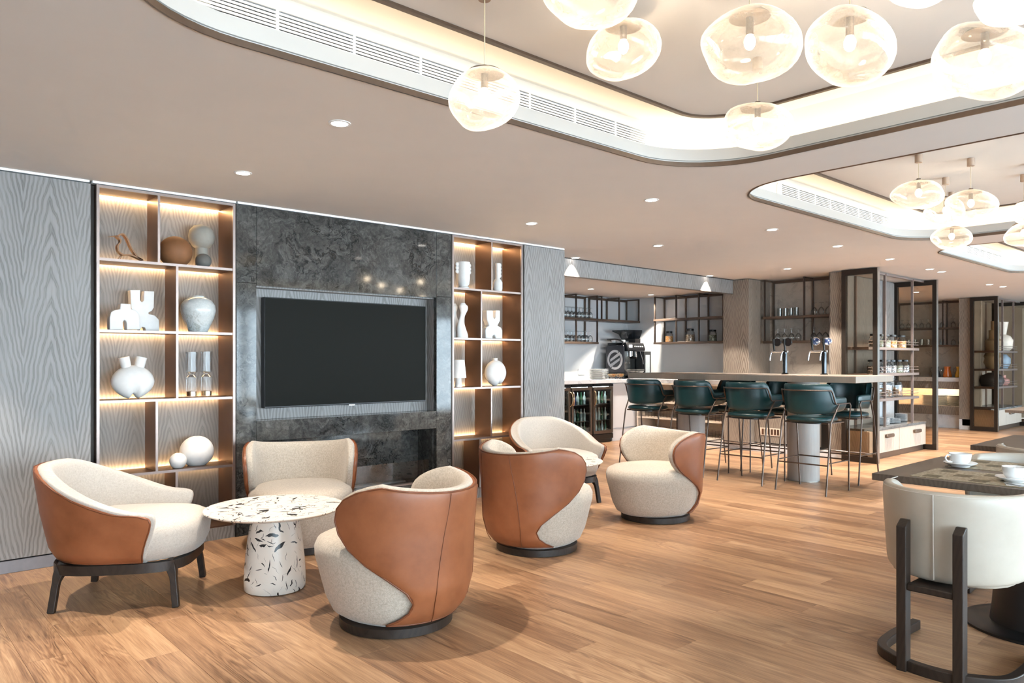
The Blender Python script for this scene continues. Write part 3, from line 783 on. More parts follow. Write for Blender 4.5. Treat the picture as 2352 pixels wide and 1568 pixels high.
# ---- tub armchair on dark legs
def make_tub(label):
    t = thing('tub_armchair', label, 'armchair', group='tub armchairs on dark legs')
    R = 0.375; pth0 = upath(R); pth = lambda a: (lambda p: (p[0] + 0.02, p[1], p[2], p[3]))(pth0(a))
    Wf = spl([(0, 0.80), (0.3, 0.82), (0.7, 0.86), (0.88, 0.865), (0.96, 0.84), (1.0, 0.76)])
    zb = lambda s: 0.245
    def zt(s):
        a = min(1, max(0, (abs(s) - 0.15) / 0.85)); return 0.755 - 0.225 * (a * a * (3 - 2 * a))
    fl_ = lambda t_, s: interp(t_, [(0, -0.055), (0.12, -0.025), (0.5, 0.015), (1, 0.05)])
    shell('inner_upholstery', pth, Wf, zb, zt, 0.0, -0.085, fl_, CREAM2, t, edge=0.3)
    lo, rim, grid = shell('leather_shell', pth, Wf, zb, zt, 0.012, -0.02, fl_, LEA, t, edge=0.6, ex=-0.010)
    build('piping', G().tube(rim[::2], 0.0042, 6, True), LEAP, t, 180)
    prof = [(0.30, 0.246), (0.345, 0.262), (0.368, 0.32), (0.374, 0.39), (0.362, 0.432), (0.325, 0.452), (0.24, 0.462), (0.1, 0.466)]
    fx = lambda c: 0.88 + 0.17 * max(0, c)
    build('seat', loft([supl(r * 1.02, r * 0.93, z, 3.2, 48, fx, (0.07, 0)) for r, z in prof]), CREAM2, t, 180)
    ring = [supl(0.35, 0.325, z, 3.6, 40, lambda c: 1.0, (0.07, 0)) for z in (0.195, 0.246)]; ringi = [supl(0.31, 0.285, z, 3.6, 40, lambda c: 1.0, (0.07, 0)) for z in (0.246, 0.195)]
    build('apron', G().band([ring[0], ring[1], ringi[0], ringi[1], ring[0]]), EBONY, t, 40)
    for sx in (-1, 1):
        for sy in (-1, 1):
            px, py = 0.07 + sx * 0.292, sy * 0.268
            pts = [(px - sx * 0.035, py - sy * 0.035, 0.235), (px - sx * 0.012, py - sy * 0.012, 0.195), (px, py, 0.14), (px + sx * 0.008, py + sy * 0.008, 0.07), (px + sx * 0.016, py + sy * 0.016, 0.0)]
            build('leg', G().tube(smoothp(pts, 4), [0.048 - 0.024 * min(1, k / 7) for k in range(17)], 4), EBONY, t, 40, 0.003)
    return t
tub = make_tub('tan leather tub armchair with cream seat at the left wood panel')
tub.location = (1.16, 4.60, 0); tub.rotation_euler = (0, 0, math.radians(-33))
dup(tub, (5.05, 5.02, 0), math.radians(252), 'cream tub armchair at the grey panel between shelf and bar')
# ---- coffee tables
def make_table(label):
    t = thing('coffee_table', label, 'coffee table', group='speckled coffee tables')
    build('table_top', G().lathe([(0.0001, 0.452), (0.36, 0.452), (0.385, 0.462), (0.39, 0.468), (0.388, 0.472), (0.0001, 0.472)], n=64), TERR, t, 40)
    build('pedestal', G().lathe([(0.166, 0.004), (0.171, 0.01), (0.172, 0.06), (0.169, 0.13), (0.162, 0.21), (0.153, 0.29), (0.141, 0.36), (0.128, 0.42), (0.12, 0.453)], n=48), TERR, t, 40)
    for k in range(3):
        a = k * 2.1 + 0.4; build('glide', G().cyl((0.15 * math.cos(a), 0.15 * math.sin(a), 0), 0.012, 0.006, 10), BLKPL, t)
    return t
ct = make_table('white table with black vein marks between the front left chairs'); ct.location = (1.86, 4.12, 0)
dup(ct, (4.49, 4.42, 0), 1.1, 'white vein-marked table half hidden behind the middle swivel chair')

# ================================================================ BAR COUNTER AND STOOLS
CT = 1.158
bc = thing('bar_counter', 'long light oak bar counter standing on round pillars', 'bar counter', (7.9, 4.6, 0))
bx('counter_top', (-0.46, -1.42, CT - 0.066), (0.47, 1.45, CT), COUNTERW, bc, 0.003)
for yy in (-0.66, 0.80):
    pl = build('pillar', G().cyl((-0.02, yy, 0), 0.168, CT - 0.066, 40), ASHS, bc, 40)
    build('pillar_foot', G().cyl((-0.02, yy, 0), 0.170, 0.006, 40), STEEL, pl, 40)
def make_stool(label):
    t = thing('bar_stool', label, 'bar stool', group='teal leather bar stools')
    R = 0.24; pth = upath(R); q = PI * R / 2
    WM = q + 0.235
    Wf = spl([(0, WM - 0.06), (0.12, WM - 0.02), (0.5, WM), (0.85, WM), (0.95, WM - 0.02), (1, WM - 0.05)])
    def zt(s):
        a = abs(s) * WM; k = min(1, max(0, (a - 0.285) / 0.075)); k = k * k * (3 - 2 * k); return 1.085 - 0.132 * k - 0.01 * max(0, (a - 0.38))
    zb = lambda s: 0.778 + 0.03 * abs(s)
    fl_ = lambda t_, s: interp(t_, [(0, -0.02), (0.4, 0.0), (1, 0.025 * (1 - min(1, abs(s) * 1.6)))])
    shell('back_shell', pth, Wf, zb, zt, 0.022, -0.032, fl_, TEAL, t, nr=20, nc=80, edge=0.35)
    build('seat', loft([supl(r, r * 1.0, z, 2.8, 36) for r, z in ((0.19, 0.70), (0.222, 0.712), (0.228, 0.732), (0.215, 0.75), (0.17, 0.758), (0.05, 0.76))]), TEAL, t, 180)
    build('seat_plate', loft([supl(0.19, 0.19, z, 2.8, 30) for z in (0.688, 0.70)]), BLACK, t, 40)
    pts = []
    for k in range(-40, 41):
        a = k / 40 * (WM + 0.005); x, y, nx_, ny_ = pth(a); e = abs(a)
        k2 = min(1, max(0, (e - 0.262) / 0.07)); k2 = k2 * k2 * (3 - 2 * k2)
        ofs = 0.036 + 0.012 * (1 - k2)
        pts.append((x + nx_ * ofs, y + ny_ * ofs, 1.022 - 0.135 * k2))
    xe = pts[-1][0]
    rail = [(0.225, pts[0][1], 0.70), (xe + 0.022, pts[0][1], 0.86)] + pts + [(xe + 0.022, pts[-1][1], 0.86), (0.225, pts[-1][1], 0.70)]
    build('rail', G().tube(rail, 0.0075, 8), LEGM, t, 180)
    for s in (-1, 1):
        ye = s * 0.262
        build('leg', G().tube([(0.222, s * abs(pts[0][1]), 0.72), (0.258, s * 0.258, 0.0)], 0.0085, 8), LEGM, t, 40)
        build('leg', G().tube([(0.0, s * abs(pts[0][1]), 0.885), (-0.13, s * 0.255, 0.70), (-0.252, s * 0.262, 0.0)], 0.0085, 8), LEGM, t, 40)
    def at(z, front, s):
        if front: k = 1 - z / 0.72; return (0.222 + 0.036 * k, s * 0.262, z)
        k = 1 - z / 0.70; return (-0.13 - 0.122 * k, s * 0.258, z)
    for s in (-1, 1): build('footrest', G().tube([at(0.31, True, s), at(0.31, False, s)], 0.006, 6), LEGM, t, 40)
    build('footrest', G().tube([at(0.315, True, -1), at(0.315, True, 1)], 0.007, 6), LEGM, t, 40)
    build('footrest', G().tube([at(0.29, False, -1), at(0.29, False, 1)], 0.007, 6), LEGM, t, 40)
    build('seat_frame', G().tube([(-0.13, -0.225, 0.695), (-0.13, 0.225, 0.695), (0.222, 0.225, 0.695), (0.222, -0.225, 0.695)], 0.007, 6, True), LEGM, t, 40)
    return t
st = make_stool('nearest teal bar stool at the right end of the counter front')
st.location = (7.31, 3.565, 0)
for x, y, rz, lb in ((7.385, 4.29, 1, 'second teal bar stool along the counter front, left of the nearest'), (7.44, 5.02, -2, 'third teal bar stool along the counter front, above the right swivel chair'),
                     (7.53, 5.80, 2, 'leftmost teal bar stool beside the white cabinet')):
    dup(st, (x, y, 0), math.radians(rz), lb)
for y, lb in ((3.62, 'teal bar stool at the far side of the counter end, facing the camera'), (4.36, 'teal stool on the far side, mostly hidden behind the second stool'), (5.0, 'teal stool on the far side, mostly hidden behind the third stool')):
    dup(st, (8.19, y, 0), PI, lb)
# ================================================================ DISPLAY SHELF OBJECTS
YS = WY + 0.13
def px2(pts, y=YS): return [(PY(u, v, y).x, PY(u, v, y).z) for u, v in pts]
def base_at(u, z, y=YS):
    d = ray(u, 800); k = y / d.y; return (d.x * k, y, z)
def mpp(u, y=YS): d = ray(u, 800); return (y / d.y) / F        # metres per pixel at that spot
def lathe_thing(name, label, cat, u, z, y, prof, mat, n=32, sx=1, sy=1, smooth=50, part='body'):
    t = thing(name, label, cat, base_at(u, z, y))
    build(part, G().lathe(prof, n=n, sx=sx, sy=sy), mat, t, smooth)
    return t
def squash(rx, h, foot=0.45, top=0.0, m=16, hole=0.0):
    pr = [(0.0001, 0), (rx * foot, 0)]
    a0 = math.asin(min(0.99, foot)); a1 = math.asin(max(top, 0.02))
    for i in range(m + 1):
        a = a0 + (PI - a1 - a0) * i / m
        zz = (math.cos(a0) - math.cos(a)) / (math.cos(a0) + math.cos(a1)) * h
        pr.append((rx * math.sin(a), zz))
    if hole: pr += [(hole, h), (hole, h - 0.02), (0.0001, h - 0.02)]
    else: pr.append((0.0001, h))
    return pr
# bent plywood bird
bd = thing('bird_figure', 'bent walnut plywood bird figure with thin beak on the top left shelf', 'figurine', base_at(290, ZSL[3] + 0.001))
B0 = base_at(290, ZSL[3] + 0.001)
def ribbon(pts, wd, th):
    P = [Vector((a - B0[0], 0, b - B0[2])) for a, b in px2(pts)]; P = smoothp(P, 5); g = G(); vs = []; fs = []
    for p in P: p.z = max(p.z, 0.004)
    for i, p in enumerate(P):
        d = (P[min(i + 1, len(P) - 1)] - P[max(i - 1, 0)]).normalized(); nrm = Vector((-d.z, 0, d.x)) * th / 2
        for sy, sn in ((-1, -1), (1, -1), (1, 1), (-1, 1)): vs.append(p + nrm * sn + Vector((0, sy * wd / 2, 0)))
    for i in range(len(P) - 1):
        for k in range(4): fs.append((i * 4 + k, i * 4 + (k + 1) % 4, i * 4 + 4 + (k + 1) % 4, i * 4 + 4 + k))
    fs += [(0, 1, 2, 3), tuple(len(vs) - 4 + k for k in (3, 2, 1, 0))]
    return g.add(vs, fs)
build('back_strip', ribbon([(268, 545), (273, 540), (281, 538), (290, 548), (300, 570), (314, 590), (326, 597)], 0.05, 0.009), BIRDW, bd, 60)
build('belly_strip', ribbon([(266, 543), (274, 550), (275, 557), (269, 565), (271, 577), (281, 585), (298, 586), (312, 591), (326, 598)], 0.05, 0.009), BIRDW, bd, 60)
pb = px2([(248, 544), (274, 541)]); build('beak', G().tube([(pb[0][0] - B0[0], 0, pb[0][1] - B0[2]), (pb[1][0] - B0[0], 0, pb[1][1] - B0[2])], [0.0015, 0.005], 8), BIRDW, bd, 60)
for a, b in (((281, 582), (266, 594)), ((282, 583), (275, 594))):
    q = px2([a, b]); build('leg', G().tube([(q[0][0] - B0[0], 0, q[0][1] - B0[2]), (q[1][0] - B0[0], (0.012 if b[0] > 270 else -0.012), 0.0)], 0.002, 6), BIRDW, bd)
k = mpp(405); lathe_thing('round_vase', 'squat brown matt sphere vase on the top shelf beside the grey one', 'vase', 403, ZSL[3] + 0.001, YS - 0.02, squash(36 * k, 66 * k, 0.55, 0.05), BRNCER)
k = mpp(462); lathe_thing('mushroom_vase', 'taupe vase with ball head on a thick stem, top shelf', 'vase', 463, ZSL[3] + 0.001, YS + 0.05, [(0.0001, 0), (14 * k, 0), (14 * k, 47 * k), (20 * k, 51 * k), (27 * k, 62 * k), (29 * k, 74 * k), (26 * k, 88 * k), (17 * k, 98 * k), (6 * k, 101 * k), (0.0001, 101 * k)], TAUPE)
lathe_thing('small_sphere_vase', 'small dark grey sphere vase in front of the taupe one', 'vase', 467, ZSL[3] + 0.001, YS - 0.06, squash(17.5 * k, 30 * k, 0.6, 0.1), DKGREY)
def sculpt(name, label, pts, u, z, y, th, mat=CHAL, holes=None):
    b = base_at(u, z, y); t = thing(name, label, 'sculpture', b)
    P = [(a - b[0], c - b[2]) for a, c in px2(pts, y)]
    mz = min(c for _, c in P); P = [(a, c - mz) for a, c in P]
    build('body', G().prism(P, -th / 2, th / 2, 'y'), mat, t, 40, 0.012, seg=3)
    return t
sculpt('arch_sculpture', 'short white arch sculpture with one neck, second shelf', [(249, 757), (249, 728), (252, 717), (260, 712), (273, 710), (274, 697), (297, 698), (298, 710), (308, 713), (316, 722), (318, 757), (288, 757), (288, 743), (286, 736), (282, 735), (279, 740), (280, 757)], 282, ZSL[2] + 0.001, YS - 0.05, 0.07)
sculpt('fork_sculpture', 'taller white U-shaped sculpture behind the short arch', [(318, 757), (314, 730), (306, 718), (298, 705), (296, 664), (319, 664), (319, 688), (323, 692), (327, 688), (328, 666), (351, 667), (350, 704), (345, 712), (338, 715), (338, 719), (352, 722), (362, 732), (363, 758), (332, 758), (330, 750), (324, 748), (320, 752)], 332, ZSL[2] + 0.001, YS + 0.05, 0.07)
k = mpp(455); lathe_thing('speckled_vase', 'glossy pale speckled shouldered vase, second shelf right', 'vase', 455, ZSL[2] + 0.001, YS, [(0.0001, 0), (20 * k, 0), (26 * k, 14 * k), (34 * k, 32 * k), (38.5 * k, 50 * k), (37 * k, 62 * k), (30 * k, 73 * k), (20 * k, 79 * k), (13 * k, 81 * k), (13 * k, 83 * k), (10 * k, 83 * k), (9 * k, 70 * k), (0.0001, 68 * k)], GLAZE)
def blob_vase(label, u, z, wpx, hpx, necks, y=YS, dx=0.0):
    k = mpp(u, y); t = thing('lobed_vase', label, 'vase', base_at(u, z, y)); rx, rz = wpx / 2 * k, hpx / 2 * k
    g = G(); n, m = 36, 22; vs = []; fs = []
    for i in range(m + 1):
        th_ = PI * i / m
        for j in range(n):
            a = 2 * PI * j / n; x, y_, zz = math.sin(th_) * math.cos(a), math.sin(th_) * math.sin(a), -math.cos(th_)
            dent = math.exp(-((x - dx) / 0.16) ** 2)
            low = max(0, -zz + 0.25)
            x2 = x * (1 - 0.22 * max(0, -zz) ** 1.5); y2 = y_ * (0.62 - 0.30 * dent * min(1, low * 1.3)); z2 = zz + 0.30 * dent * max(0, -zz - 0.45) * 2.0
            vs.append((x2 * rx, y2 * rx, max(0, (z2 + 0.97)) * rz))
    for i in range(m):
        for j in range(n):
            j2 = (j + 1) % n; fs.append((i * n + j, i * n + j2, (i + 1) * n + j2, (i + 1) * n + j))
    build('body', g.add(vs, fs), CHAL, t, 180)
    for x_, tl, r_, h_ in necks:
        P0 = Vector((x_ * k, 0, 2 * rz - 0.22 * rz)); P1 = P0 + Vector((tl * k, 0, h_ * k))
        build('neck', G().tube([P0, P1], [r_ * k, r_ * k * 1.12], 20), CHAL, t, 40)
blob_vase('white two-necked lobed vase, third shelf left', 305, ZSL[1] + 0.001, 92, 78, [(-13, -6, 10.5, 26), (13, 6, 10.5, 26)])
def candle(u, label):
    k = mpp(u); t = thing('glass_candle_holder', label, 'candle holder', base_at(u, ZSL[1] + 0.001), group='pair of glass holders')
    build('glass_body', G().lathe([(0.0001, 0), (13.5 * k, 0), (13.5 * k, 45 * k), (6 * k, 51 * k), (6 * k, 53 * k), (13 * k, 57 * k), (13.5 * k, 103 * k), (12 * k, 103 * k), (11.5 * k, 58 * k), (0.0001, 54 * k)], n=28), CRYSTAL, t, 40)
    build('solid_foot', G().lathe([(0.0001, 2 * k), (11 * k, 2 * k), (11 * k, 12 * k), (0.0001, 14 * k)], n=20), GOLDM, t, 40)
candle(440, 'left one of two tall clear glass candle holders'); candle(474, 'right one of two tall clear glass candle holders')
k = mpp(451); lathe_thing('ball_vase', 'large white ball vase on the lowest lit shelf', 'vase', 452, ZSL[0] + 0.001, YS + 0.02, squash(37 * k, 66 * k, 0.5, 0.2, hole=7 * k), CHAL)
k = mpp(408); lathe_thing('ball_vase', 'small white ball vase beside the large one', 'vase', 409, ZSL[0] + 0.001, YS - 0.05, squash(18.5 * k, 34 * k, 0.5, 0.2, hole=4 * k), CHAL)
# right shelf
k = mpp(1063); t = lathe_thing('scallop_vase', 'white cylinder vase with scalloped handles, top right shelf', 'vase', 1064, ZSR[3] + 0.001, YS, [(0.0001, 0), (14 * k, 0), (14 * k, 4 * k), (10 * k, 7 * k), (14 * k, 12 * k), (15.5 * k, 24 * k), (15.5 * k, 62 * k), (13.5 * k, 62 * k), (13 * k, 20 * k), (0.0001, 18 * k)], CHAL)
for s in (-1, 1):
    g = G()
    for j in range(3): g.ell((s * 16.5 * k, 0, (56 - j * 8) * k), 6.5 * k, 3 * k, 5.2 * k, 12, 8)
    build('handle', g, CHAL, t, 180)
k = mpp(1143); t = lathe_thing('scallop_bottle', 'white bottle vase with one scalloped handle, top right shelf', 'vase', 1143, ZSR[3] + 0.001, YS, [(0.0001, 0), (9 * k, 0), (11 * k, 8 * k), (11 * k, 22 * k), (7.5 * k, 28 * k), (5 * k, 31 * k), (5.5 * k, 66 * k), (4 * k, 66 * k), (0.0001, 40 * k)], CHAL)
g = G()
for j in range(4): g.ell((6.5 * k, 0, (62 - j * 8) * k), 4.5 * k, 2.5 * k, 5 * k, 12, 8)
build('handle', g, CHAL, t, 180)
def wavy(u, label, dy, mir=1):
    k = mpp(u); t = thing('wavy_vase', label, 'vase', base_at(u, ZSR[2] + 0.001, YS + dy))
    g = G(); prof = [(0, 0, 15), (0, 8, 14.5), (-3, 22, 12), (-4, 36, 8), (-1, 48, 6.5), (3, 58, 8), (4, 66, 11), (3, 73, 11.5), (2, 77, 8), (2, 80, 5.5)]
    P = smoothp(prof, 4)
    loops = [[(mir * p.x * k + p.z * k * math.cos(2 * PI * j / 28), 0.6 * p.z * k * math.sin(2 * PI * j / 28), p.y * k) for j in range(28)] for p in P]
    build('body', loft(loops), CHAL, t, 60)
wavy(1062, 'curvy white hourglass vase, second shelf right unit', -0.02); wavy(1044, 'half hidden curvy white vase left of the hourglass one', 0.06, -1)
sculpt('fork_sculpture', 'white U-topped sculpture on arched foot, right unit', [(1111, 775), (1110, 757), (1112, 750), (1119, 746), (1117, 740), (1114, 733), (1113, 711), (1128, 711), (1128, 726), (1131, 732), (1134, 728), (1134, 711), (1144, 711), (1144, 735), (1140, 742), (1138, 746), (1146, 750), (1149, 757), (1149, 776), (1134, 776), (1133, 769), (1130, 767), (1127, 770), (1127, 776)], 1130, ZSR[2] + 0.001, YS, 0.07)
k = mpp(1053); t = thing('mushroom_sculpture', 'white lamp-shaped ceramic with drum head, third shelf right unit', 'sculpture', base_at(1053, ZSR[1] + 0.001))
build('stem', G().lathe([(9 * k, 0), (7.5 * k, 12 * k), (6.5 * k, 24 * k)], n=24), CHAL, t, 40); build('head', G().lathe([(18 * k, 21 * k), (18 * k, 24 * k), (14 * k, 62 * k), (0.001, 63 * k)], n=32), CHAL, t, 40)
blob_vase('white lobed vase with one small neck, right unit', 1138, ZSR[1] + 0.001, 58, 60, [(-1, 0, 5, 10)], YS, 0.25)

# ================================================================ BAR BAY FITTINGS
CTOP = 1.012
bcab = thing('bar_back_counter', 'white stone worktop running along the back of the bar bay', 'worktop', (5.72, 7.86, 0))
bx('worktop', (0, 0, CTOP - 0.062), (4.66, 0.60, CTOP), PALEST, bcab, 0.003); bx('worktop_return', (4.16, -1.70, CTOP - 0.062), (4.66, -0.001, CTOP), PALEST, bcab, 0.003); struct(bx('trim_upstand', (5.72, 8.445, CTOP), (10.38, 8.46, CTOP + 0.05), PALEST))
wc = thing('white_cabinet', 'plain white base cabinet right of the bottle fridges', 'cabinet', (9.32, 7.90, 0)); bx('carcass', (0, 0.02, 0.02), (1.02, 0.55, 0.949), LAM, wc); bx('door', (0.005, 0, 0.215), (1.02, 0.02, 0.94), LAM, wc, 0.002); bx('kick_panel', (0.0, 0.006, 0.0), (1.02, 0.03, 0.20), LAM, wc, 0.002)
lc = thing('white_cabinet', 'white base cabinet hidden behind the grey panel', 'cabinet', (5.72, 7.90, 0)); bx('carcass', (0, 0.02, 0.0), (2.04, 0.55, 0.949), LAM, lc); bx('door', (0.0, 0, 0.2), (2.03, 0.02, 0.94), LAM, lc, 0.002)
def bottle(mat, s=1.0): return G().lathe([(0.0001, 0), (0.028 * s, 0), (0.028 * s, 0.12 * s), (0.011 * s, 0.17 * s), (0.011 * s, 0.215 * s), (0.0001, 0.215 * s)], n=10)
BOTM = {}
def bottle_obj(mat, p, label, s=1.0):
    key = (mat.name, s)
    if key not in BOTM:
        o = build('bottle', bottle(mat, s), mat, None, 40); BOTM[key] = o
    else:
        o = BOTM[key].copy(); C.objects.link(o)
    o.location = p; tag(o, label, 'bottle', label); return o
def fridge(x0, w, label, cols, hinge):
    t = thing('bottle_fridge', label, 'fridge', (x0, 7.87, 0), 0, 'bottle fridges')
    cab = G().box((0, 0.03, 0.06), (0.015, 0.54, 0.94)).box((w - 0.015, 0.03, 0.06), (w, 0.54, 0.94)).box((0, 0.52, 0.06), (w, 0.54, 0.94)).box((0, 0.03, 0.13), (w, 0.54, 0.145)).box((0, 0.03, 0.90), (w, 0.54, 0.94))
    build('cabinet', cab, BLACK, t)
    bx('plinth', (0.03, 0.03, 0.0), (w - 0.03, 0.5, 0.06), BLACK, t); bx('bottom_vent', (0.0, 0.0, 0.06), (w, 0.03, 0.135), DKBRZ, t, 0.003); bx('top_band', (0, 0.0, 0.90), (w, 0.03, 0.942), BLACK, t)
    d = build('door', G().box((0.004, 0, 0.145), (0.045, 0.028, 0.895)).box((w - 0.045, 0, 0.145), (w - 0.004, 0.028, 0.895)).box((0.045, 0, 0.145), (w - 0.045, 0.028, 0.195)).box((0.045, 0, 0.85), (w - 0.045, 0.028, 0.895)), BRONZE, t, None, 0.002)
    bx('door_glass', (0.045, 0.01, 0.195), (w - 0.045, 0.014, 0.85), FRIDGEG, d)
    hx = 0.022 if hinge < 0 else w - 0.022
    build('handle', G().tube(smoothp([(hx, 0.0, 0.83), (hx + 0.012 * hinge, -0.035, 0.80), (hx + 0.02 * hinge, -0.05, 0.72), (hx + 0.012 * hinge, -0.035, 0.64), (hx, 0.0, 0.61)], 5), 0.009, 8), GOLDM, d, 180)
    for z in (0.36, 0.62): bx('wire_shelf', (0.02, 0.06, z - 0.012), (w - 0.02, 0.5, z), STEEL, t)
    led = bx('inner_light', (0.06, 0.05, 0.885), (w - 0.06, 0.07, 0.895), emit('fridge_led', (0.85, 0.95, 1.0), 40.0), t)
    for zi, z in enumerate((0.146, 0.361, 0.621)):
        for k in range(cols):
            m, nm = random.choice([(BOTG, 'green glass'), (BOTC, 'clear glass'), (BOTC, 'clear glass'), (BOTC, 'clear glass')]) if zi < 2 else ((BOTB, 'blue') if k < 2 and 'blue' in label else ((BOTG, 'green glass') if k % 2 else (BOTC, 'clear glass')))
            if zi == 0: m, nm = (BOTC, 'clear glass') if k % 2 else (BOTG, 'green glass')
            bottle_obj(m, (x0 + 0.085 + k * (w - 0.17) / (cols - 1), 7.97, z), '%s bottle on the %s shelf of the %s fridge' % (nm, ('bottom', 'middle', 'top')[zi], label.split(' glass')[0]), 0.9)
fridge(8.823, 0.478, 'right-hand glass-door bottle fridge with bronze frame', 5, -1)
fridge(8.323, 0.478, 'middle glass-door bottle fridge with blue bottles', 5, -1)
fridge(7.823, 0.478, 'left glass-door bottle fridge cut off by the grey panel', 4, 1)
# socket, plates, bowls
so = thing('wall_socket', 'white double wall socket above the fridge counter', 'wall socket', (PY(1335, 858, 8.465).x, 8.47, 1.075)); bx('plate', (-0.075, -0.012, -0.0), (0.075, 0, 0.1), PORC, so, 0.004); bx('socket_insert', (-0.045, -0.016, 0.02), (0.045, -0.012, 0.08), WHITE, so, 0.003)
def plates(name, label, p, r, n, dz, mat=PORC, cat='plate', group=None):
    first = None
    for k in range(n):
        if first is None:
            o = build('plate', G().lathe([(0.0001, 0), (r * 0.6, 0), (r, dz * 0.9), (r, dz * 1.1), (r * 0.6, dz * 0.35), (0.0001, dz * 0.35)], n=28), mat, None, 40); first = o
        else:
            o = first.copy(); C.objects.link(o)
        o.location = (p[0], p[1], p[2] + k * dz * 1.12); tag(o, label, cat, group or label)
plates('plate', 'white plate in the left round stack on the fridge counter', (9.06, 8.0, CTOP + 0.001), 0.125, 10, 0.0145)
plates('plate', 'white plate in the right round stack beside the coffee machine', (9.36, 8.18, CTOP + 0.001), 0.125, 10, 0.0145)
for x, lb in ((9.34, 'left one of two champagne metal footed bowls'), (9.53, 'right one of two champagne metal footed bowls')):
    t = thing('footed_bowl', lb, 'bowl', (x, 7.92 + 0.0, CTOP)); build('bowl', G().lathe([(0.0001, 0.03), (0.03, 0.028), (0.06, 0.045), (0.078, 0.085), (0.073, 0.085), (0.05, 0.048), (0.0001, 0.04)], n=24), GOLDM, t, 50)
    for k in range(4):
        a = k * PI / 2 + 0.5; build('foot', G().tube([(0.03 * math.cos(a), 0.03 * math.sin(a), 0.036), (0.048 * math.cos(a), 0.048 * math.sin(a), 0.0)], 0.005, 6), CHROME, t)
# coffee machine
MX, MY = 9.66, 7.93
cm = thing('coffee_machine', 'black espresso machine with round silver emblem on its side', 'coffee machine', (MX, MY, CTOP))
bx('base', (0.0, 0.02, 0.05), (0.48, 0.40, 0.13), BLKPL, cm, 0.01)
for a, b in ((0.05, 0.07), (0.43, 0.07), (0.05, 0.36), (0.43, 0.36)): build('foot', G().cyl((a, b, 0), 0.022, 0.05, 12), BLACK, cm)
sp = build('side_panel', G().prism([(0.0, 0.10), (0.40, 0.10), (0.40, 0.52), (0.36, 0.56), (0.02, 0.56), (0.0, 0.52)], -0.012, 0.01, 'x'), plain('navy_black_panel', (36, 38, 46), 0.3), cm, 40, 0.008)
bx('side_panel', (0.47, 0.0, 0.10), (0.49, 0.40, 0.54), BLKPL, cm, 0.008)
bx('boiler_back', (0.01, 0.16, 0.13), (0.47, 0.40, 0.56), BLKPL, cm, 0.01)
bx('backsplash', (0.03, 0.145, 0.15), (0.45, 0.16, 0.46), STEEL, cm); bx('splash_frame', (0.012, 0.01, 0.13), (0.035, 0.16, 0.47), STEEL, cm, 0.004)
hd = build('control_head', G().prism([(-0.06, 0.50), (-0.05, 0.46), (0.20, 0.46), (0.20, 0.60), (-0.02, 0.60)], 0.02, 0.48, 'x'), BLKPL, cm, 40, 0.006)
bx('display', (0.06, -0.052, 0.515), (0.14, -0.046, 0.565), EM_SCR, hd)
for k in range(5): bx('button', (0.20 + k * 0.05, -0.054, 0.53), (0.225 + k * 0.05, -0.047, 0.55), WHITE, hd)
build('group_head', G().cyl((0.22, 0.06, 0.37), 0.045, 0.09, 20), CHROME, cm, 40); build('portafilter', G().tube([(0.22, 0.05, 0.36), (0.22, -0.08, 0.345)], [0.026, 0.014], 12), BLACK, cm, 40)
build('hot_tap', G().tube([(0.36, 0.05, 0.46), (0.36, 0.04, 0.36)], 0.02, 12), CHROME, cm, 40); build('steam_wand', G().tube([(0.44, 0.02, 0.46), (0.455, -0.03, 0.30), (0.45, -0.04, 0.24)], 0.006, 8), CHROME, cm, 60)
bx('drip_tray', (0.02, -0.06, 0.125), (0.46, 0.16, 0.155), STEEL, cm, 0.004); build('tray_front', G().prism([(-0.06, 0.125), (0.02, 0.06), (0.02, 0.125)], 0.03, 0.45, 'x'), STEEL, cm)
build('cup_rail', G().tube(smoothp([(0.01, 0.06, 0.56), (0.01, 0.05, 0.62), (0.01, 0.2, 0.66), (0.01, 0.38, 0.66), (0.47, 0.38, 0.66), (0.47, 0.2, 0.66)], 4), 0.012, 8), BLKPL, cm, 60)
bx('cup_warmer', (0.02, 0.05, 0.56), (0.46, 0.39, 0.60), BLKPL, cm, 0.01)
hp = build('bean_hopper', G().prism([(0.04, 0.795), (0.04, 0.815), (0.52, 0.825), (0.52, 0.79), (0.45, 0.67), (0.28, 0.67), (0.21, 0.75)], 0.04, 0.30, 'y'), glass_mix('smoked_plastic', (0.30, 0.31, 0.33), 0.06), cm, 40)
bx('grinder_neck', (0.28, 0.0, 0.60), (0.42, 0.14, 0.67), BLACK, cm)
# the emblem: ring broken by two slanted bars
def ring_seg(r0, r1, a0, a1, n=26):
    o = [(r1 * math.cos(math.radians(a0 + (a1 - a0) * k / n)), r1 * math.sin(math.radians(a0 + (a1 - a0) * k / n))) for k in range(n + 1)]
    i = [(r0 * math.cos(math.radians(a1 - (a1 - a0) * k / n)), r0 * math.sin(math.radians(a1 - (a1 - a0) * k / n))) for k in range(n + 1)]
    return o + i
EY, EZ, ER = 0.195, 0.315, 0.165
def emblem(pts): return [(EY - a * ER, EZ + b * ER) for a, b in pts]     # image right is towards -y
eg = G()
for pts in (ring_seg(0.76, 1.0, 62, 218), ring_seg(0.76, 1.0, -118, 38),
            [(-0.62, -0.20), (-0.62, 0.06), (0.60, 0.80), (0.78, 0.55)], [(0.62, 0.20), (0.62, -0.06), (-0.60, -0.80), (-0.78, -0.55)]):
    eg.prism(emblem(pts), -0.0145, -0.0125, 'x')
build('emblem', eg, plain('silver_emblem', (205, 206, 210), 0.4), sp)
def cup_geo(r=0.04, h=0.06):
    return G().lathe([(0.0001, 0), (r * 0.55, 0), (r * 0.6, h * 0.06), (r * 0.9, h * 0.45), (r, h), (r * 0.94, h), (r * 0.82, h * 0.45), (0.0001, h * 0.14)], n=28)
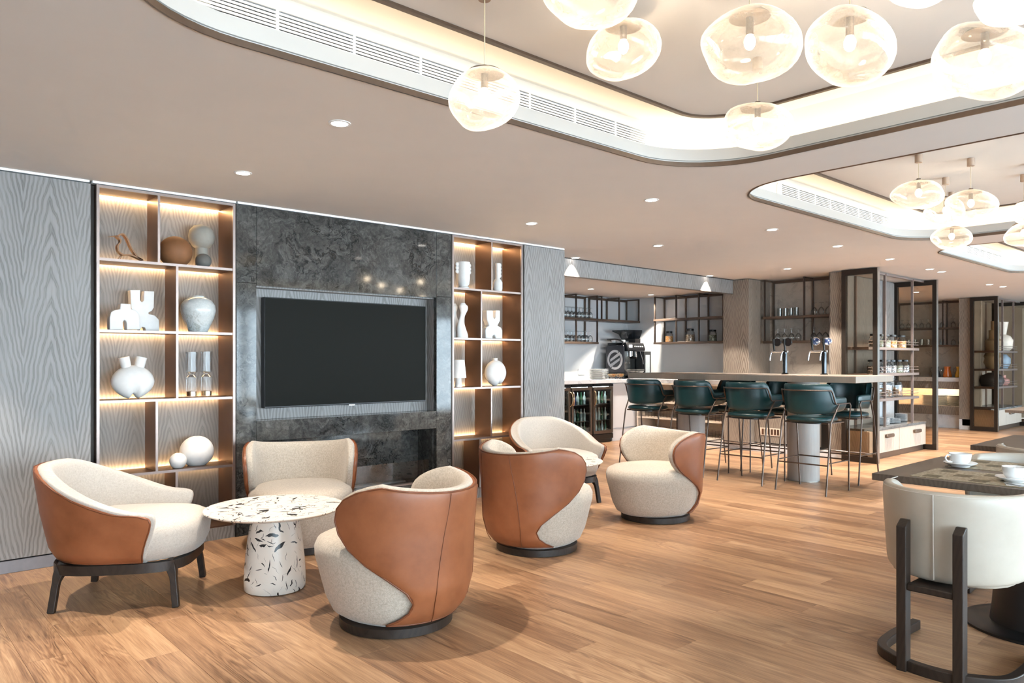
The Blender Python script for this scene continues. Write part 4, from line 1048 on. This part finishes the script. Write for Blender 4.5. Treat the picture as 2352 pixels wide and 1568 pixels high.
for k, (a, b) in enumerate(((0.10, 0.12), (0.12, 0.22), (0.10, 0.31), (0.22, 0.25))):
    o = build('espresso_cup', cup_geo(0.045, 0.05), PORC, None, 50); o.location = (MX + a, MY + b, CTOP + 0.601); tag(o, 'white espresso cup resting on top of the coffee machine', 'cup', 'cups on the machine')
mf = thing('milk_fridge', 'black box with pale front panel right of the coffee machine', 'milk cooler', (10.185, 7.93, CTOP)); bx('housing', (0, 0.0, 0), (0.19, 0.40, 0.46), BLKPL, mf, 0.005); bx('front_panel', (0.035, -0.008, 0.01), (0.145, 0.002, 0.40), plain('pale_steel', (196, 206, 210), 0.3, 0.3), mf)
plates('plate', 'white saucer in the small stack at the column', (10.2, 6.72, CTOP + 0.001), 0.07, 8, 0.012)
o = build('coffee_cup', cup_geo(0.05, 0.07), PORC, None, 50); o.location = (10.15, 6.98, CTOP + 0.035); o.rotation_euler = (1.1, 0.3, 0); tag(o, 'white cup lying tipped beside the saucer stack', 'cup')
# dish rack shelving below the return
rk = thing('rack_shelving', 'cream open shelving with wire glass racks under the return worktop', 'shelving', (9.88, 6.16, 0))
for z in (0.10, 0.36, 0.62, 0.925): bx('shelf_board', (0, 0, z), (0.50, 1.69, z + 0.024), CREAMP, rk)
for y in (0.0, 0.84, 1.66): bx('upright', (0.002, y, 0.10), (0.498, y + 0.025, 0.945), CREAMP, rk)
bx('rack_back', (0.47, 0, 0.0), (0.50, 1.69, 0.92), CREAMP, rk)
for ri, z in enumerate((0.124, 0.384, 0.644)):
    for y in (0.05, 0.89):
        g = G()
        for zz in (0.02, 0.07, 0.12): g.tube([(0.0, y, z + zz), (0.0, y + 0.74, z + zz)], 0.003, 5)
        for kk in range(13): g.tube([(0.0, y + kk * 0.0616, z + 0.003), (0.0, y + kk * 0.0616, z + 0.12)], 0.0025, 5)
        build('wire_basket', g, LEGM, rk)
# lower panels under the tap worktop
tw = thing('tap_cabinet', 'wood-fronted back bar cabinet with small copper louvre below the taps', 'cabinet', (9.90, 4.62, 0))
bx('carcass', (0.05, 0.0, 0.1), (0.45, 1.52, 0.95), BLACK, tw)
for y0, y1 in ((0.10, 0.42), (0.60, 1.50)): bx('front_panel', (0.0, y0, 0.13), (0.05, y1, 0.95), ASHB, tw, 0.002)
bx('worktop', (-0.02, 0.0, 0.95), (0.449, 1.07, 0.985), STONE, tw, 0.002)
LY0, LY1 = PX(1793, 1002, 9.9).y - 4.62, PX(1745, 980, 9.9).y - 4.62; lz0, lz1 = 0.235, 0.345
lv = bx('louvre_frame', (-0.006, LY0, lz0), (0.002, LY1, lz1), CREAMP, tw)
for k in range(6):
    a = LY0 + 0.02 + k * (LY1 - LY0 - 0.04) / 6; bx('slat', (-0.012, a, lz0 + 0.015), (-0.005, a + 0.028, lz1 - 0.015), COPPER, lv)
# hanging metal shelves
def frame_shelf(name, label, loc, rz, bays, depth, zs, ztop, top=0.04, drop=True):
    t = thing(name, label, 'metal shelf', loc, rz); L = bays[-1]
    for i, xb in enumerate(bays):
        for y in (0.0, depth):
            bx('post', (xb - 0.011, y - 0.011, zs[0] - 0.03), (xb + 0.011, y + 0.011, ztop), LEGM if y == 0.0 else BRZSH, t)
        bx('cross_bar', (xb - 0.009, 0.0, ztop - 0.02), (xb + 0.009, depth, ztop), BRZSH, t)
    bx('top_rail', (-0.01, depth - 0.012, ztop - top), (L + 0.01, depth + 0.012, ztop), BRZSH, t)
    for z in zs: bx('shelf_board', (-0.02, -0.018, z - 0.034), (L + 0.02, depth, z), BRZSH, t, 0.002)
    return t
SB = [1.62, 2.005]
frame_shelf('hanging_shelf', 'bronze hanging shelf with wine glasses on the bay back wall, left', (7.95, 8.17, 0), 0, [0.0, 0.79, 1.30], 0.27, SB, 2.385)
frame_shelf('hanging_shelf', 'upper bronze shelf frame running empty into the bay corner', (9.36, 8.17, 0), 0, [0.0, 0.45, 0.98], 0.27, [2.005], 2.385)
frame_shelf('hanging_shelf', 'bronze hanging shelf with three storage jars on the bay side wall', (10.10, 7.64, 0), -PI / 2, [0.0, 0.43, 0.86, 1.30], 0.27, SB, 2.385)
frame_shelf('hanging_shelf', 'bronze hanging shelf with glasses above the beer taps', (10.06, 5.62, 0), -PI / 2, [0.0, 0.60, 0.97], 0.26, [1.60, 1.955], 2.497)
# glassware
def wine_mesh():
    return G().lathe([(0.0001, 0), (0.032, 0.0), (0.042, 0.03), (0.04, 0.07), (0.022, 0.10), (0.004, 0.112), (0.004, 0.165), (0.034, 0.172), (0.034, 0.175), (0.0001, 0.175)], n=16)
def tumbler_mesh(): return G().lathe([(0.0001, 0.0), (0.03, 0), (0.034, 0.12), (0.031, 0.12), (0.028, 0.012), (0.0001, 0.012)], n=16)
GLM = {}
def glass_obj(kind, p, label, cat='glass', group=None):
    if kind not in GLM: o = build(kind, wine_mesh() if kind == 'wine_glass' else tumbler_mesh(), CLEAR, None, 50); GLM[kind] = o
    else: o = GLM[kind].copy(); C.objects.link(o)
    o.location = p; tag(o, label, cat, group or label)
for z, nm in ((1.621, 'lower'), (2.006, 'upper')):
    for k in range(18):
        glass_obj('wine_glass', (8.46 + (k // 2) * 0.088, 8.245 + 0.10 * (k % 2), z), 'upturned wine glass on the %s left shelf of the bar bay' % nm)
for k in range(4): glass_obj('tumbler', (10.16, 5.44 - k * 0.085, 1.956), 'straight tumbler on the upper shelf above the beer taps')
for k in range(3): glass_obj('wine_glass', (10.16, 4.92 - k * 0.10, 1.956), 'upturned wine glass right of the tumblers above the taps')
for k in range(4): glass_obj('wine_glass', (10.16, 5.47 - k * 0.105, 1.601), 'upturned wine glass on the lower left shelf above the taps')
for k in range(4): glass_obj('wine_glass', (10.16, 4.93 - k * 0.085, 1.601), 'upturned wine glass on the lower right shelf above the taps')
def jar(p, r, h, fill, label, group=None, lid=BLACK, fillh=0.7):
    t = thing('storage_jar', label, 'jar', p, 0, group)
    build('glass_body', G().lathe([(0.0001, 0), (r * 0.96, 0), (r, h * 0.08), (r, h * 0.68), (r * 0.78, h * 0.82), (r * 0.74, h * 0.86)], n=24, cap=False), CLEAR, t, 50)
    build('contents', G().cyl((0, 0, 0.004), r * 0.93, h * fillh * 0.75, 20), fill, t, 40); build('lid', G().cyl((0, 0, h * 0.85), r * 0.80, h * 0.15, 24), lid, t, 40, 0.003)
    return t
for u, r, f, lb in ((1537, 0.065, GRAIN1, 'small black-lidded jar with orange contents on the bay side shelf'), (1585, 0.078, GRAIN2, 'largest black-lidded jar with brown grains on the bay side shelf'), (1637, 0.066, GRAIN3, 'black-lidded jar with greenish grains nearest the column')):
    p = PX(u, 780, 10.22); jar((p.x, p.y, 1.621), r, 0.18 if r < 0.07 else 0.21, f, lb)
# beer taps on the counter
def tap(label, yy, badge, mirror):
    t = thing('beer_tap', label, 'beer tap', (8.22, yy, CT)); 
    build('column', G().lathe([(0.04, 0), (0.042, 0.008), (0.026, 0.014), (0.026, 0.24), (0.03, 0.26), (0.022, 0.275)], n=24), DKCHR, t, 40)
    build('cross_arm', G().tube([(0.0, -0.035, 0.262), (0.0, 0.155, 0.262)], 0.014, 12), CHROME, t, 40)
    for y_ in (0.0, 0.135):
        build('spout', G().tube(smoothp([(-0.01, y_, 0.262), (-0.06, y_, 0.26), (-0.075, y_ + 0.006, 0.22), (-0.08, y_ + 0.012, 0.16)], 4), 0.008, 8), CHROME, t, 60)
        h = build('handle', G().tube([(0.0, y_, 0.27), (-0.012, y_, 0.33), (-0.02, y_, 0.41)], [0.009, 0.011, 0.017], 10), BLACK, t, 60)
        bd_ = build('badge', G().prism([(y_ - 0.045 + 0.043 * math.cos(2 * PI * q / 24), 0.375 + 0.043 * math.sin(2 * PI * q / 24)) for q in range(24)], -0.012, 0.006, 'x'), badge, t, 40)
        build('badge_rim', G().tube([(-0.012, y_ - 0.045 + 0.043 * math.cos(2 * PI * q / 24), 0.375 + 0.043 * math.sin(2 * PI * q / 24)) for q in range(24)], 0.005, 6, True), BLACK if badge is not BADGE_B else CHROME, bd_, 60)
BADGE_B = dotted('blue_badge', [(40, 56, 104), (90, 110, 150), (210, 214, 220)], 60); BADGE_D = plain('dark_badge', (46, 38, 36), 0.4)
tap('left chrome twin beer tap with dark round badges', PX(1803, 860, 8.22).y, BADGE_D, 1); tap('right chrome twin beer tap with blue round badges', PX(1893, 860, 8.22).y, BADGE_B, 1)

# ================================================================ TINTED SCREENS AND PANTRIES
def screen(label, x, y0, y1, zmid=None):
    t = thing('glass_screen', label, 'glass screen', (x, y0, 0)); L = y1 - y0; fwid = 0.055; Z = 2.5
    build('frame', G().box((-0.03, 0, 0), (0.03, fwid, Z)).box((-0.03, L - fwid, 0), (0.03, L, Z)).box((-0.03, fwid, 0), (0.03, L - fwid, 0.075)).box((-0.03, fwid, Z - 0.07), (0.03, L - fwid, Z)), DKBRZ, t)
    bx('pane', (-0.006, fwid, 0.075), (0.006, L - fwid, Z - 0.07), TINT, t)
    if zmid: bx('mid_rail', (-0.02, fwid, zmid), (0.02, L - fwid, zmid + 0.03), DKBRZ, t)
    bx('edge_strip', (-0.032, -0.006, 0), (0.032, 0.0, Z), STEEL, t)
screen('first dark-framed tinted glass screen beside the bar counter end', 9.79, 3.905, 4.36)
screen('second dark-framed tinted glass screen behind the jar shelves', 11.95, 3.93, 4.53)
screen('far dark-framed tinted glass screen in front of the vases', 15.80, 4.17, 4.62, 0.42)
screen('last dark-framed screen at the right picture edge', 17.75, 4.05, 4.79)
def pantry(name, label, x0, x1, yf, yb, zs, drawers, back):
    t = thing(name, label, 'shelf unit', (x0, yf, 0)); L = x1 - x0; D = yb - yf
    bx('plinth', (0.02, 0.02, 0), (L - 0.04, D, 0.075), BRONZE, t)
    bx('carcass', (0.0, 0.02, 0.075), (L - 0.02, D, 0.39), ASHP, t, 0.003)
    build('stone_top', G().prism([(0.0, 0.06), (0.10, -0.012), (L, -0.012), (L, D), (0.0, D)], 0.39, 0.418, 'z'), DKTOP, t)
    dw = L / drawers
    for k in range(drawers):
        dr = bx('drawer', (k * dw + 0.004, 0.0, 0.082), ((k + 1) * dw - 0.004, 0.02, 0.385), ASHP, t, 0.002)
        for q in range(5): bx('front_strip', (k * dw + 0.006 + q * (dw - 0.012) / 5, -0.006, 0.084), (k * dw + 0.003 + (q + 1) * (dw - 0.012) / 5, 0.0, 0.383), ASHP, dr, 0.001)
        bx('handle', (k * dw + dw * 0.50, -0.045, 0.275), (k * dw + dw * 0.50 + 0.24, -0.006, 0.325), BRONZE, dr, 0.012)
    bx('back_panel', (0, D - 0.02, 0.418), (L, D, 1.1), PALEST, t); bx('back_panel', (0, D - 0.02, 1.1), (L, D, 2.49), back, t)
    for xp, yy in ((0.60, 0.02), (L - 0.42, 0.02), (0.60, D - 0.05), (L - 0.42, D - 0.05)): bx('post', (xp - 0.014, yy, 0.418), (xp + 0.014, yy + 0.028, 2.495), SHFR, t)
    bx('head_rail', (0, 0.02, 2.47), (L, 0.05, 2.495), SHFR, t)
    for z in zs:
        bx('shelf_board', (0.02, 0.01, z - 0.035), (L - 0.22, D - 0.03, z), SHFR, t, 0.002)
        for h in (0.045, 0.085): build('rail', G().tube([(0.02, 0.02, z + h), (L - 0.22, 0.02, z + h)], 0.004, 6), SHFR, t)
    return t
PZS = [0.80, 1.14, 1.495]
pantry('jar_shelf', 'open shelf unit with jars and grooved pale drawers between the glass screens', 9.91, 11.90, 4.07, 4.53, PZS, 2, ASH)
pantry('vase_shelf', 'far open shelf unit with vases behind the far screen', 15.86, 17.6, 4.24, 4.78, [0.82, 1.155, 1.498], 1, ASHB)
JL = ['silver-grey', 'olive', 'orange', 'rust', 'white', 'black and white', 'sand', 'striped']
k = 0
for zi, (z, us, fills) in enumerate(((1.496, (2008, 2024, 2030, 2049, 2070), (GRAIN2, GRAIN3, GRAIN3, GRAIN1, GRAIN1)), (1.141, (2003, 2026, 2036, 2047, 2062, 2077), (GRAIN2, GRAIN4, GRAIN4, GRAIN4, GRAIN3, GRAIN4)))):
    for q, u in enumerate(us):
        p = PY(u, 800, 4.24); xj = p.x if q == 0 else max(p.x, xj + 0.148)
        jar((xj, p.y, z), 0.07, 0.185, fills[q], '%s jar from the left on the %s jar shelf' % (('first', 'second', 'third', 'fourth', 'fifth', 'sixth')[q], 'top' if zi == 0 else 'second'), 'pantry jars')
def cookie_jar(u, label):
    p = PY(u, 880, 4.24); t = thing('cookie_jar', label, 'jar', (p.x, p.y, 0.801)); r = 0.105
    build('glass_body', G().lathe([(0.0001, 0), (r, 0), (r * 1.04, 0.02), (r, 0.17), (r * 0.8, 0.185)], n=28, cap=False), CLEAR, t, 50)
    g = G()
    for q in range(26): 
        a = random.uniform(0, 6.28); rr = random.uniform(0, r * 0.66); g.ell((rr * math.cos(a), rr * math.sin(a), 0.022 + (q // 5) * 0.024), 0.033, 0.033, 0.012, 10, 6)
    cg = build('biscuits', g, COOKIE, t, 180); cg['kind'] = 'stuff'
    build('lid', G().lathe([(r * 0.92, 0.186), (r * 0.9, 0.2), (r * 0.4, 0.225), (0.012, 0.235), (0.012, 0.25), (0.024, 0.262), (0.02, 0.28), (0.0001, 0.286)], n=28), CLEAR, t, 50)
cookie_jar(2032, 'left glass cookie jar with pale biscuits'); cookie_jar(2054, 'right glass cookie jar with tall knob lid and brown biscuits')
for i, (u, r, n, lb) in enumerate(((2026, 0.10, 9, 'rear left stack'), (2040, 0.085, 7, 'front middle stack'), (2055, 0.08, 6, 'second stack from the right'), (2070, 0.085, 10, 'tall right stack'))):
    p = PY(u, 960, 4.26 + 0.05 * (i % 2)); plates('plate', 'white plate in the %s on the pantry stone top' % lb, (p.x, p.y, 0.419), r, n, 0.010)
# far vases
def far_vase(u, z, prof, mat, label, name='vase'):
    p = PY(u, 850, 4.45); t = thing(name, label, 'vase', (p.x, p.y, z)); build('body', G().lathe(prof, n=24), mat, t, 50)
far_vase(2303, 1.499, [(0.0001, 0), (0.11, 0.0), (0.17, 0.06), (0.18, 0.22), (0.13, 0.30), (0.06, 0.33), (0.10, 0.58), (0.08, 0.58), (0.0001, 0.34)], CREAMP, 'tall cream vase with flared neck on the far top shelf')
far_vase(2283, 1.499, [(0.0001, 0), (0.14, 0), (0.15, 0.2), (0.09, 0.24), (0.09, 0.40), (0.05, 0.41), (0.05, 0.58), (0.0001, 0.58)], TANV, 'stepped tan vase behind the far tinted screen')
far_vase(2305, 1.156, [(0.0001, 0), (0.07, 0), (0.12, 0.10), (0.12, 0.20), (0.05, 0.28), (0.0001, 0.28)], BLUEV, 'pale blue egg vase on the far middle shelf')
far_vase(2281, 1.156, [(0.0001, 0), (0.10, 0), (0.16, 0.12), (0.14, 0.2), (0.16, 0.24), (0.11, 0.33), (0.0001, 0.33)], TANV, 'ribbed olive vase behind the far tinted screen')
far_vase(2306, 0.821, [(0.0001, 0), (0.06, 0), (0.10, 0.06), (0.09, 0.12), (0.03, 0.15), (0.035, 0.20), (0.0001, 0.20)], PINKV, 'small pink jug on the far lower shelf')
far_vase(2278, 0.821, [(0.0001, 0), (0.17, 0), (0.21, 0.10), (0.18, 0.20), (0.06, 0.26), (0.0001, 0.26)], DARKV, 'squat dark vase behind the far tinted screen')
# far back bar
fb = thing('far_back_bar', 'far back bar with pale worktop and lit plate shelf', 'back bar', (15.98, 4.84, 0))
bx('kick_panel', (0.05, 0, 0), (0.41, 2.0, 0.26), PALEST, fb); bx('lower_panel', (0.0, 0, 0.26), (0.41, 2.0, 0.43), ASHB, fb, 0.002); bx('upper_panel', (0.0, 0, 0.76), (0.03, 2.0, 0.905), ASHB, fb, 0.002); bx('worktop', (-0.03, 0, 0.905), (0.41, 2.0, 0.985), PALEST, fb, 0.003)
bx('niche_back', (0.39, 0, 0.43), (0.41, 2.0, 0.905), CREAMP, fb); bx('light_strip', (0.04, 0.05, 0.888), (0.07, 1.95, 0.898), emit('plate_shelf_led', (1.0, 0.80, 0.54), 45.0), fb)
for u, lb in ((2163, 'left'), (2192, 'right'), (2132, 'glass-hidden')):
    p = PX(u, 920, 16.20); plates('plate', 'grey plate in the %s stack of the far lit plate shelf' % lb, (p.x, p.y, 0.431), 0.118, 11, 0.016, LIN)
def jug(u, mat, label):
    p = PX(u, 860, 16.15); t = thing('juice_jug', label, 'jug', (p.x, p.y, 0.986)); build('jug_body', G().lathe([(0.0001, 0), (0.075, 0), (0.08, 0.03), (0.05, 0.15), (0.058, 0.21), (0.05, 0.21), (0.045, 0.15), (0.0001, 0.12)], n=24), mat, t, 50)
    build('handle', G().tube(smoothp([(0, 0.055, 0.19), (0, 0.10, 0.17), (0, 0.10, 0.10), (0, 0.07, 0.07)], 4), 0.007, 6), CLEAR, t, 60)
jug(2176, ORANGE, 'orange juice jug on the far worktop'); jug(2204, YELLOW, 'yellow juice jug beside the far pier'); jug(2150, DARKV, 'dark jug peeking past the second screen')
frame_shelf('hanging_shelf', 'far bronze shelf with glasses above the juice jugs', (16.12, 6.1, 0), -PI / 2, [0.0, 0.90, 1.25], 0.25, [1.62, 1.965], 2.497)
for z, kd, nm in ((1.966, 'wine_glass', 'upper'), (1.621, 'tumbler', 'lower')):
    for k in range(7): glass_obj(kd, (16.24, 6.0 - k * 0.125, z), '%s on the %s far shelf left of the post' % (kd.replace('_', ' '), nm))
for z, nm in ((1.966, 'upper'), (1.621, 'lower')):
    for k in range(2): glass_obj('wine_glass', (16.24, 5.05 - k * 0.13, z), 'wine glass on the %s far shelf beside the pier' % nm)

# ================================================================ DINING SIDE
def dining_table(label, loc, sx, sy, pr):
    t = thing('dining_table', label, 'dining table', loc); bx('table_top', (0, -sy, 0.705), (sx, 0, 0.74), TABT, t, 0.003)
    cx_, cy_ = pr
    build('pedestal', G().lathe([(0.21, 0.02), (0.20, 0.10), (0.165, 0.60), (0.165, 0.68)], n=40, c=(cx_, cy_, 0)), BLACK, t, 40)
    build('base_disc', G().lathe([(0.33, 0.0), (0.33, 0.012), (0.31, 0.02), (0.1, 0.02)], n=48, c=(cx_, cy_, 0)), BLACK, t, 40)
    build('support_plate', G().lathe([(0.10, 0.66), (0.30, 0.70), (0.30, 0.705)], n=30, c=(cx_, cy_, 0)), BLACK, t, 40)
    return t
dining_table('near dark oak dining table set with cups and placemats', (3.93, 1.60, 0), 1.0, 1.25, (0.46, -0.62))
dining_table('second dark dining table behind the near one', (5.74, 1.68, 0), 1.03, 1.25, (0.5, -0.62))
dining_table('third dark dining table far off at the right edge', (10.15, 2.61, 0), 1.1, 1.3, (0.55, -0.65))
def dining_chair(label, loc, rz):
    t = thing('dining_chair', label, 'dining chair', loc, rz, 'ivory leather dining chairs'); R = 0.27; pth = upath(R)
    Wf = spl([(0, 0.50), (0.1, 0.56), (0.3, 0.60), (0.85, 0.60), (0.96, 0.585), (1, 0.56)])
    shell('back', pth, Wf, lambda s: 0.385 + 0.03 * s * s, lambda s: 0.765 - 0.085 * max(0, (abs(s) - 0.72) / 0.28) ** 1.3, 0.022, -0.03, lambda t_, s: interp(t_, [(0, -0.012), (1, 0.01)]), CREAML, t, edge=0.4)
    build('seat', loft([supl(r, r, z, 3.2, 36) for r, z in ((0.20, 0.37), (0.236, 0.385), (0.24, 0.42), (0.225, 0.445), (0.1, 0.455))]), CREAML, t, 180)
    build('centre_seam', G().tube([(-R - 0.0235, 0.0, 0.40), (-R - 0.030, 0.0, 0.575), (-R - 0.0335, 0.0, 0.755)], 0.0022, 6), LIN, t, 60)
    build('top_seam', G().tube([(lambda p: (p[0] + p[2] * 0.026, p[1] + p[3] * 0.026, 0.755))(pth(0.54 * (-1 + 2 * q / 30))) for q in range(31)], 0.002, 5), LIN, t, 60)
    xu = -R - 0.055
    for s in (-1, 1): build('upright', G().prism([(xu - 0.028, 0.0), (xu + 0.028, 0.0), (xu + 0.028, 0.64), (xu + 0.012, 0.64), (xu - 0.028, 0.615)], s * 0.108 - 0.02, s * 0.108 + 0.02, 'y'), EBONY, t, None, 0.004)
    bx('cross_rail', (xu - 0.02, -0.09, 0.345), (xu + 0.025, 0.09, 0.375), EBONY, t, 0.006); bx('seat_rail', (xu, -0.09, 0.352), (0.15, 0.09, 0.372), EBONY, t, 0.004)
    lp = smoothp([(0.24, 0.255, 0), (-0.02, 0.265, 0), (-0.20, 0.245, 0), (-0.285, 0.16, 0), (xu, 0.06, 0), (xu, -0.06, 0), (-0.285, -0.16, 0), (-0.20, -0.245, 0), (-0.02, -0.265, 0), (0.24, -0.255, 0)], 6)
    g = G(); vs = []; fs = []
    for i, p in enumerate(lp):
        d = (lp[min(i + 1, len(lp) - 1)] - lp[max(i - 1, 0)]).normalized(); nn = Vector((-d.y, d.x, 0)) * 0.02
        for sg, z in ((-1, 0.0), (1, 0.0), (1, 0.045), (-1, 0.045)): vs.append((p.x + nn.x * sg, p.y + nn.y * sg, z))
    for i in range(len(lp) - 1):
        for q in range(4): fs.append((i * 4 + q, i * 4 + (q + 1) % 4, i * 4 + 4 + (q + 1) % 4, i * 4 + 4 + q))
    fs += [(0, 1, 2, 3), tuple(len(vs) - 4 + q for q in (3, 2, 1, 0))]
    build('floor_runner', g.add(vs, fs), EBONY, t, 40, 0.004)
    return t
dc = dining_chair('ivory leather dining chair with dark wood uprights, back to the camera', (3.69, 1.13, 0), 0.0)
dup(dc, (4.97, 1.15, 0), PI, 'ivory dining chair on the far side of the near table')
dup(dc, (5.745, 1.22, 0), 0.0, 'ivory dining chair tucked at the second table, back to the near table')
# place settings
def placemat(label, x0, x1, y0, y1):
    t = thing('placemat', label, 'placemat', (x0, y1, 0.7405)); L, D = x1 - x0, y1 - y0
    bx('mat', (0, -D, 0), (L, 0, 0.003), MATTE, t)
    for i in range(5):
        for j in range(3):
            if (i + j) % 2 == 0: bx('woven_patch', (L * (0.06 + 0.31 * j), -D * (0.08 + 0.18 * i) - D * 0.13, 0.003), (L * (0.06 + 0.31 * j) + L * 0.22, -D * (0.08 + 0.18 * i), 0.0036), MATD, t)
placemat('brown woven placemat at the near table edge', 3.97, 4.35, 0.86, 1.43); placemat('brown woven placemat at the far table edge under the cup', 4.47, 4.88, 0.86, 1.43)
def cup_set(label1, label2, x, y, rz):
    s = build('saucer', G().lathe([(0.0001, 0), (0.045, 0), (0.048, 0.006), (0.075, 0.016), (0.082, 0.022), (0.08, 0.024), (0.045, 0.011), (0.0001, 0.009)], n=40), PORC, None, 60); s.location = (x, y, 0.7442); tag(s, label2, 'saucer')
    t = thing('coffee_cup', label1, 'cup', (x, y, 0.7535), rz); build('cup_body', cup_geo(0.055, 0.062), PORC, t, 60)
    build('handle', G().tube(smoothp([(0.050, 0, 0.052), (0.072, 0, 0.052), (0.080, 0, 0.036), (0.066, 0, 0.018), (0.044, 0, 0.016)], 5), 0.0045, 8), PORC, t, 60)
p = PZ(2206, 1068, 0.75); cup_set('white coffee cup with handle to the left on the near table', 'white saucer under the left cup', 4.50, 1.365, math.radians(138))
p = PZ(2350, 1100, 0.75); cup_set('white coffee cup at the right picture edge', 'white saucer at the right picture edge', 4.13, 1.02, math.radians(20))
nk = PZ(2340, 1112, 0.745); n1 = build('napkin', G().prism([(3.985, 1.02), (4.05, 1.045), (4.10, 0.90), (3.99, 0.88)], 0.7437, 0.7465, 'z'), PORC); tag(n1, 'white folded napkin under the fork at the table edge', 'napkin')
fk = thing('fork', 'silver fork resting on the white napkin', 'fork', (4.0, 0.985, 0.748), math.radians(-18)); build('fork_handle', G().box((-0.008, -0.02, 0), (0.005, -0.13, 0.002)), CHROME, fk)
bx('fork_head', (-0.012, -0.02, 0.0), (0.012, 0.004, 0.002), CHROME, fk)
for q in range(4): bx('tine', (-0.0115 + q * 0.0065, 0.004, 0), (-0.0085 + q * 0.0065, 0.045, 0.002), CHROME, fk)
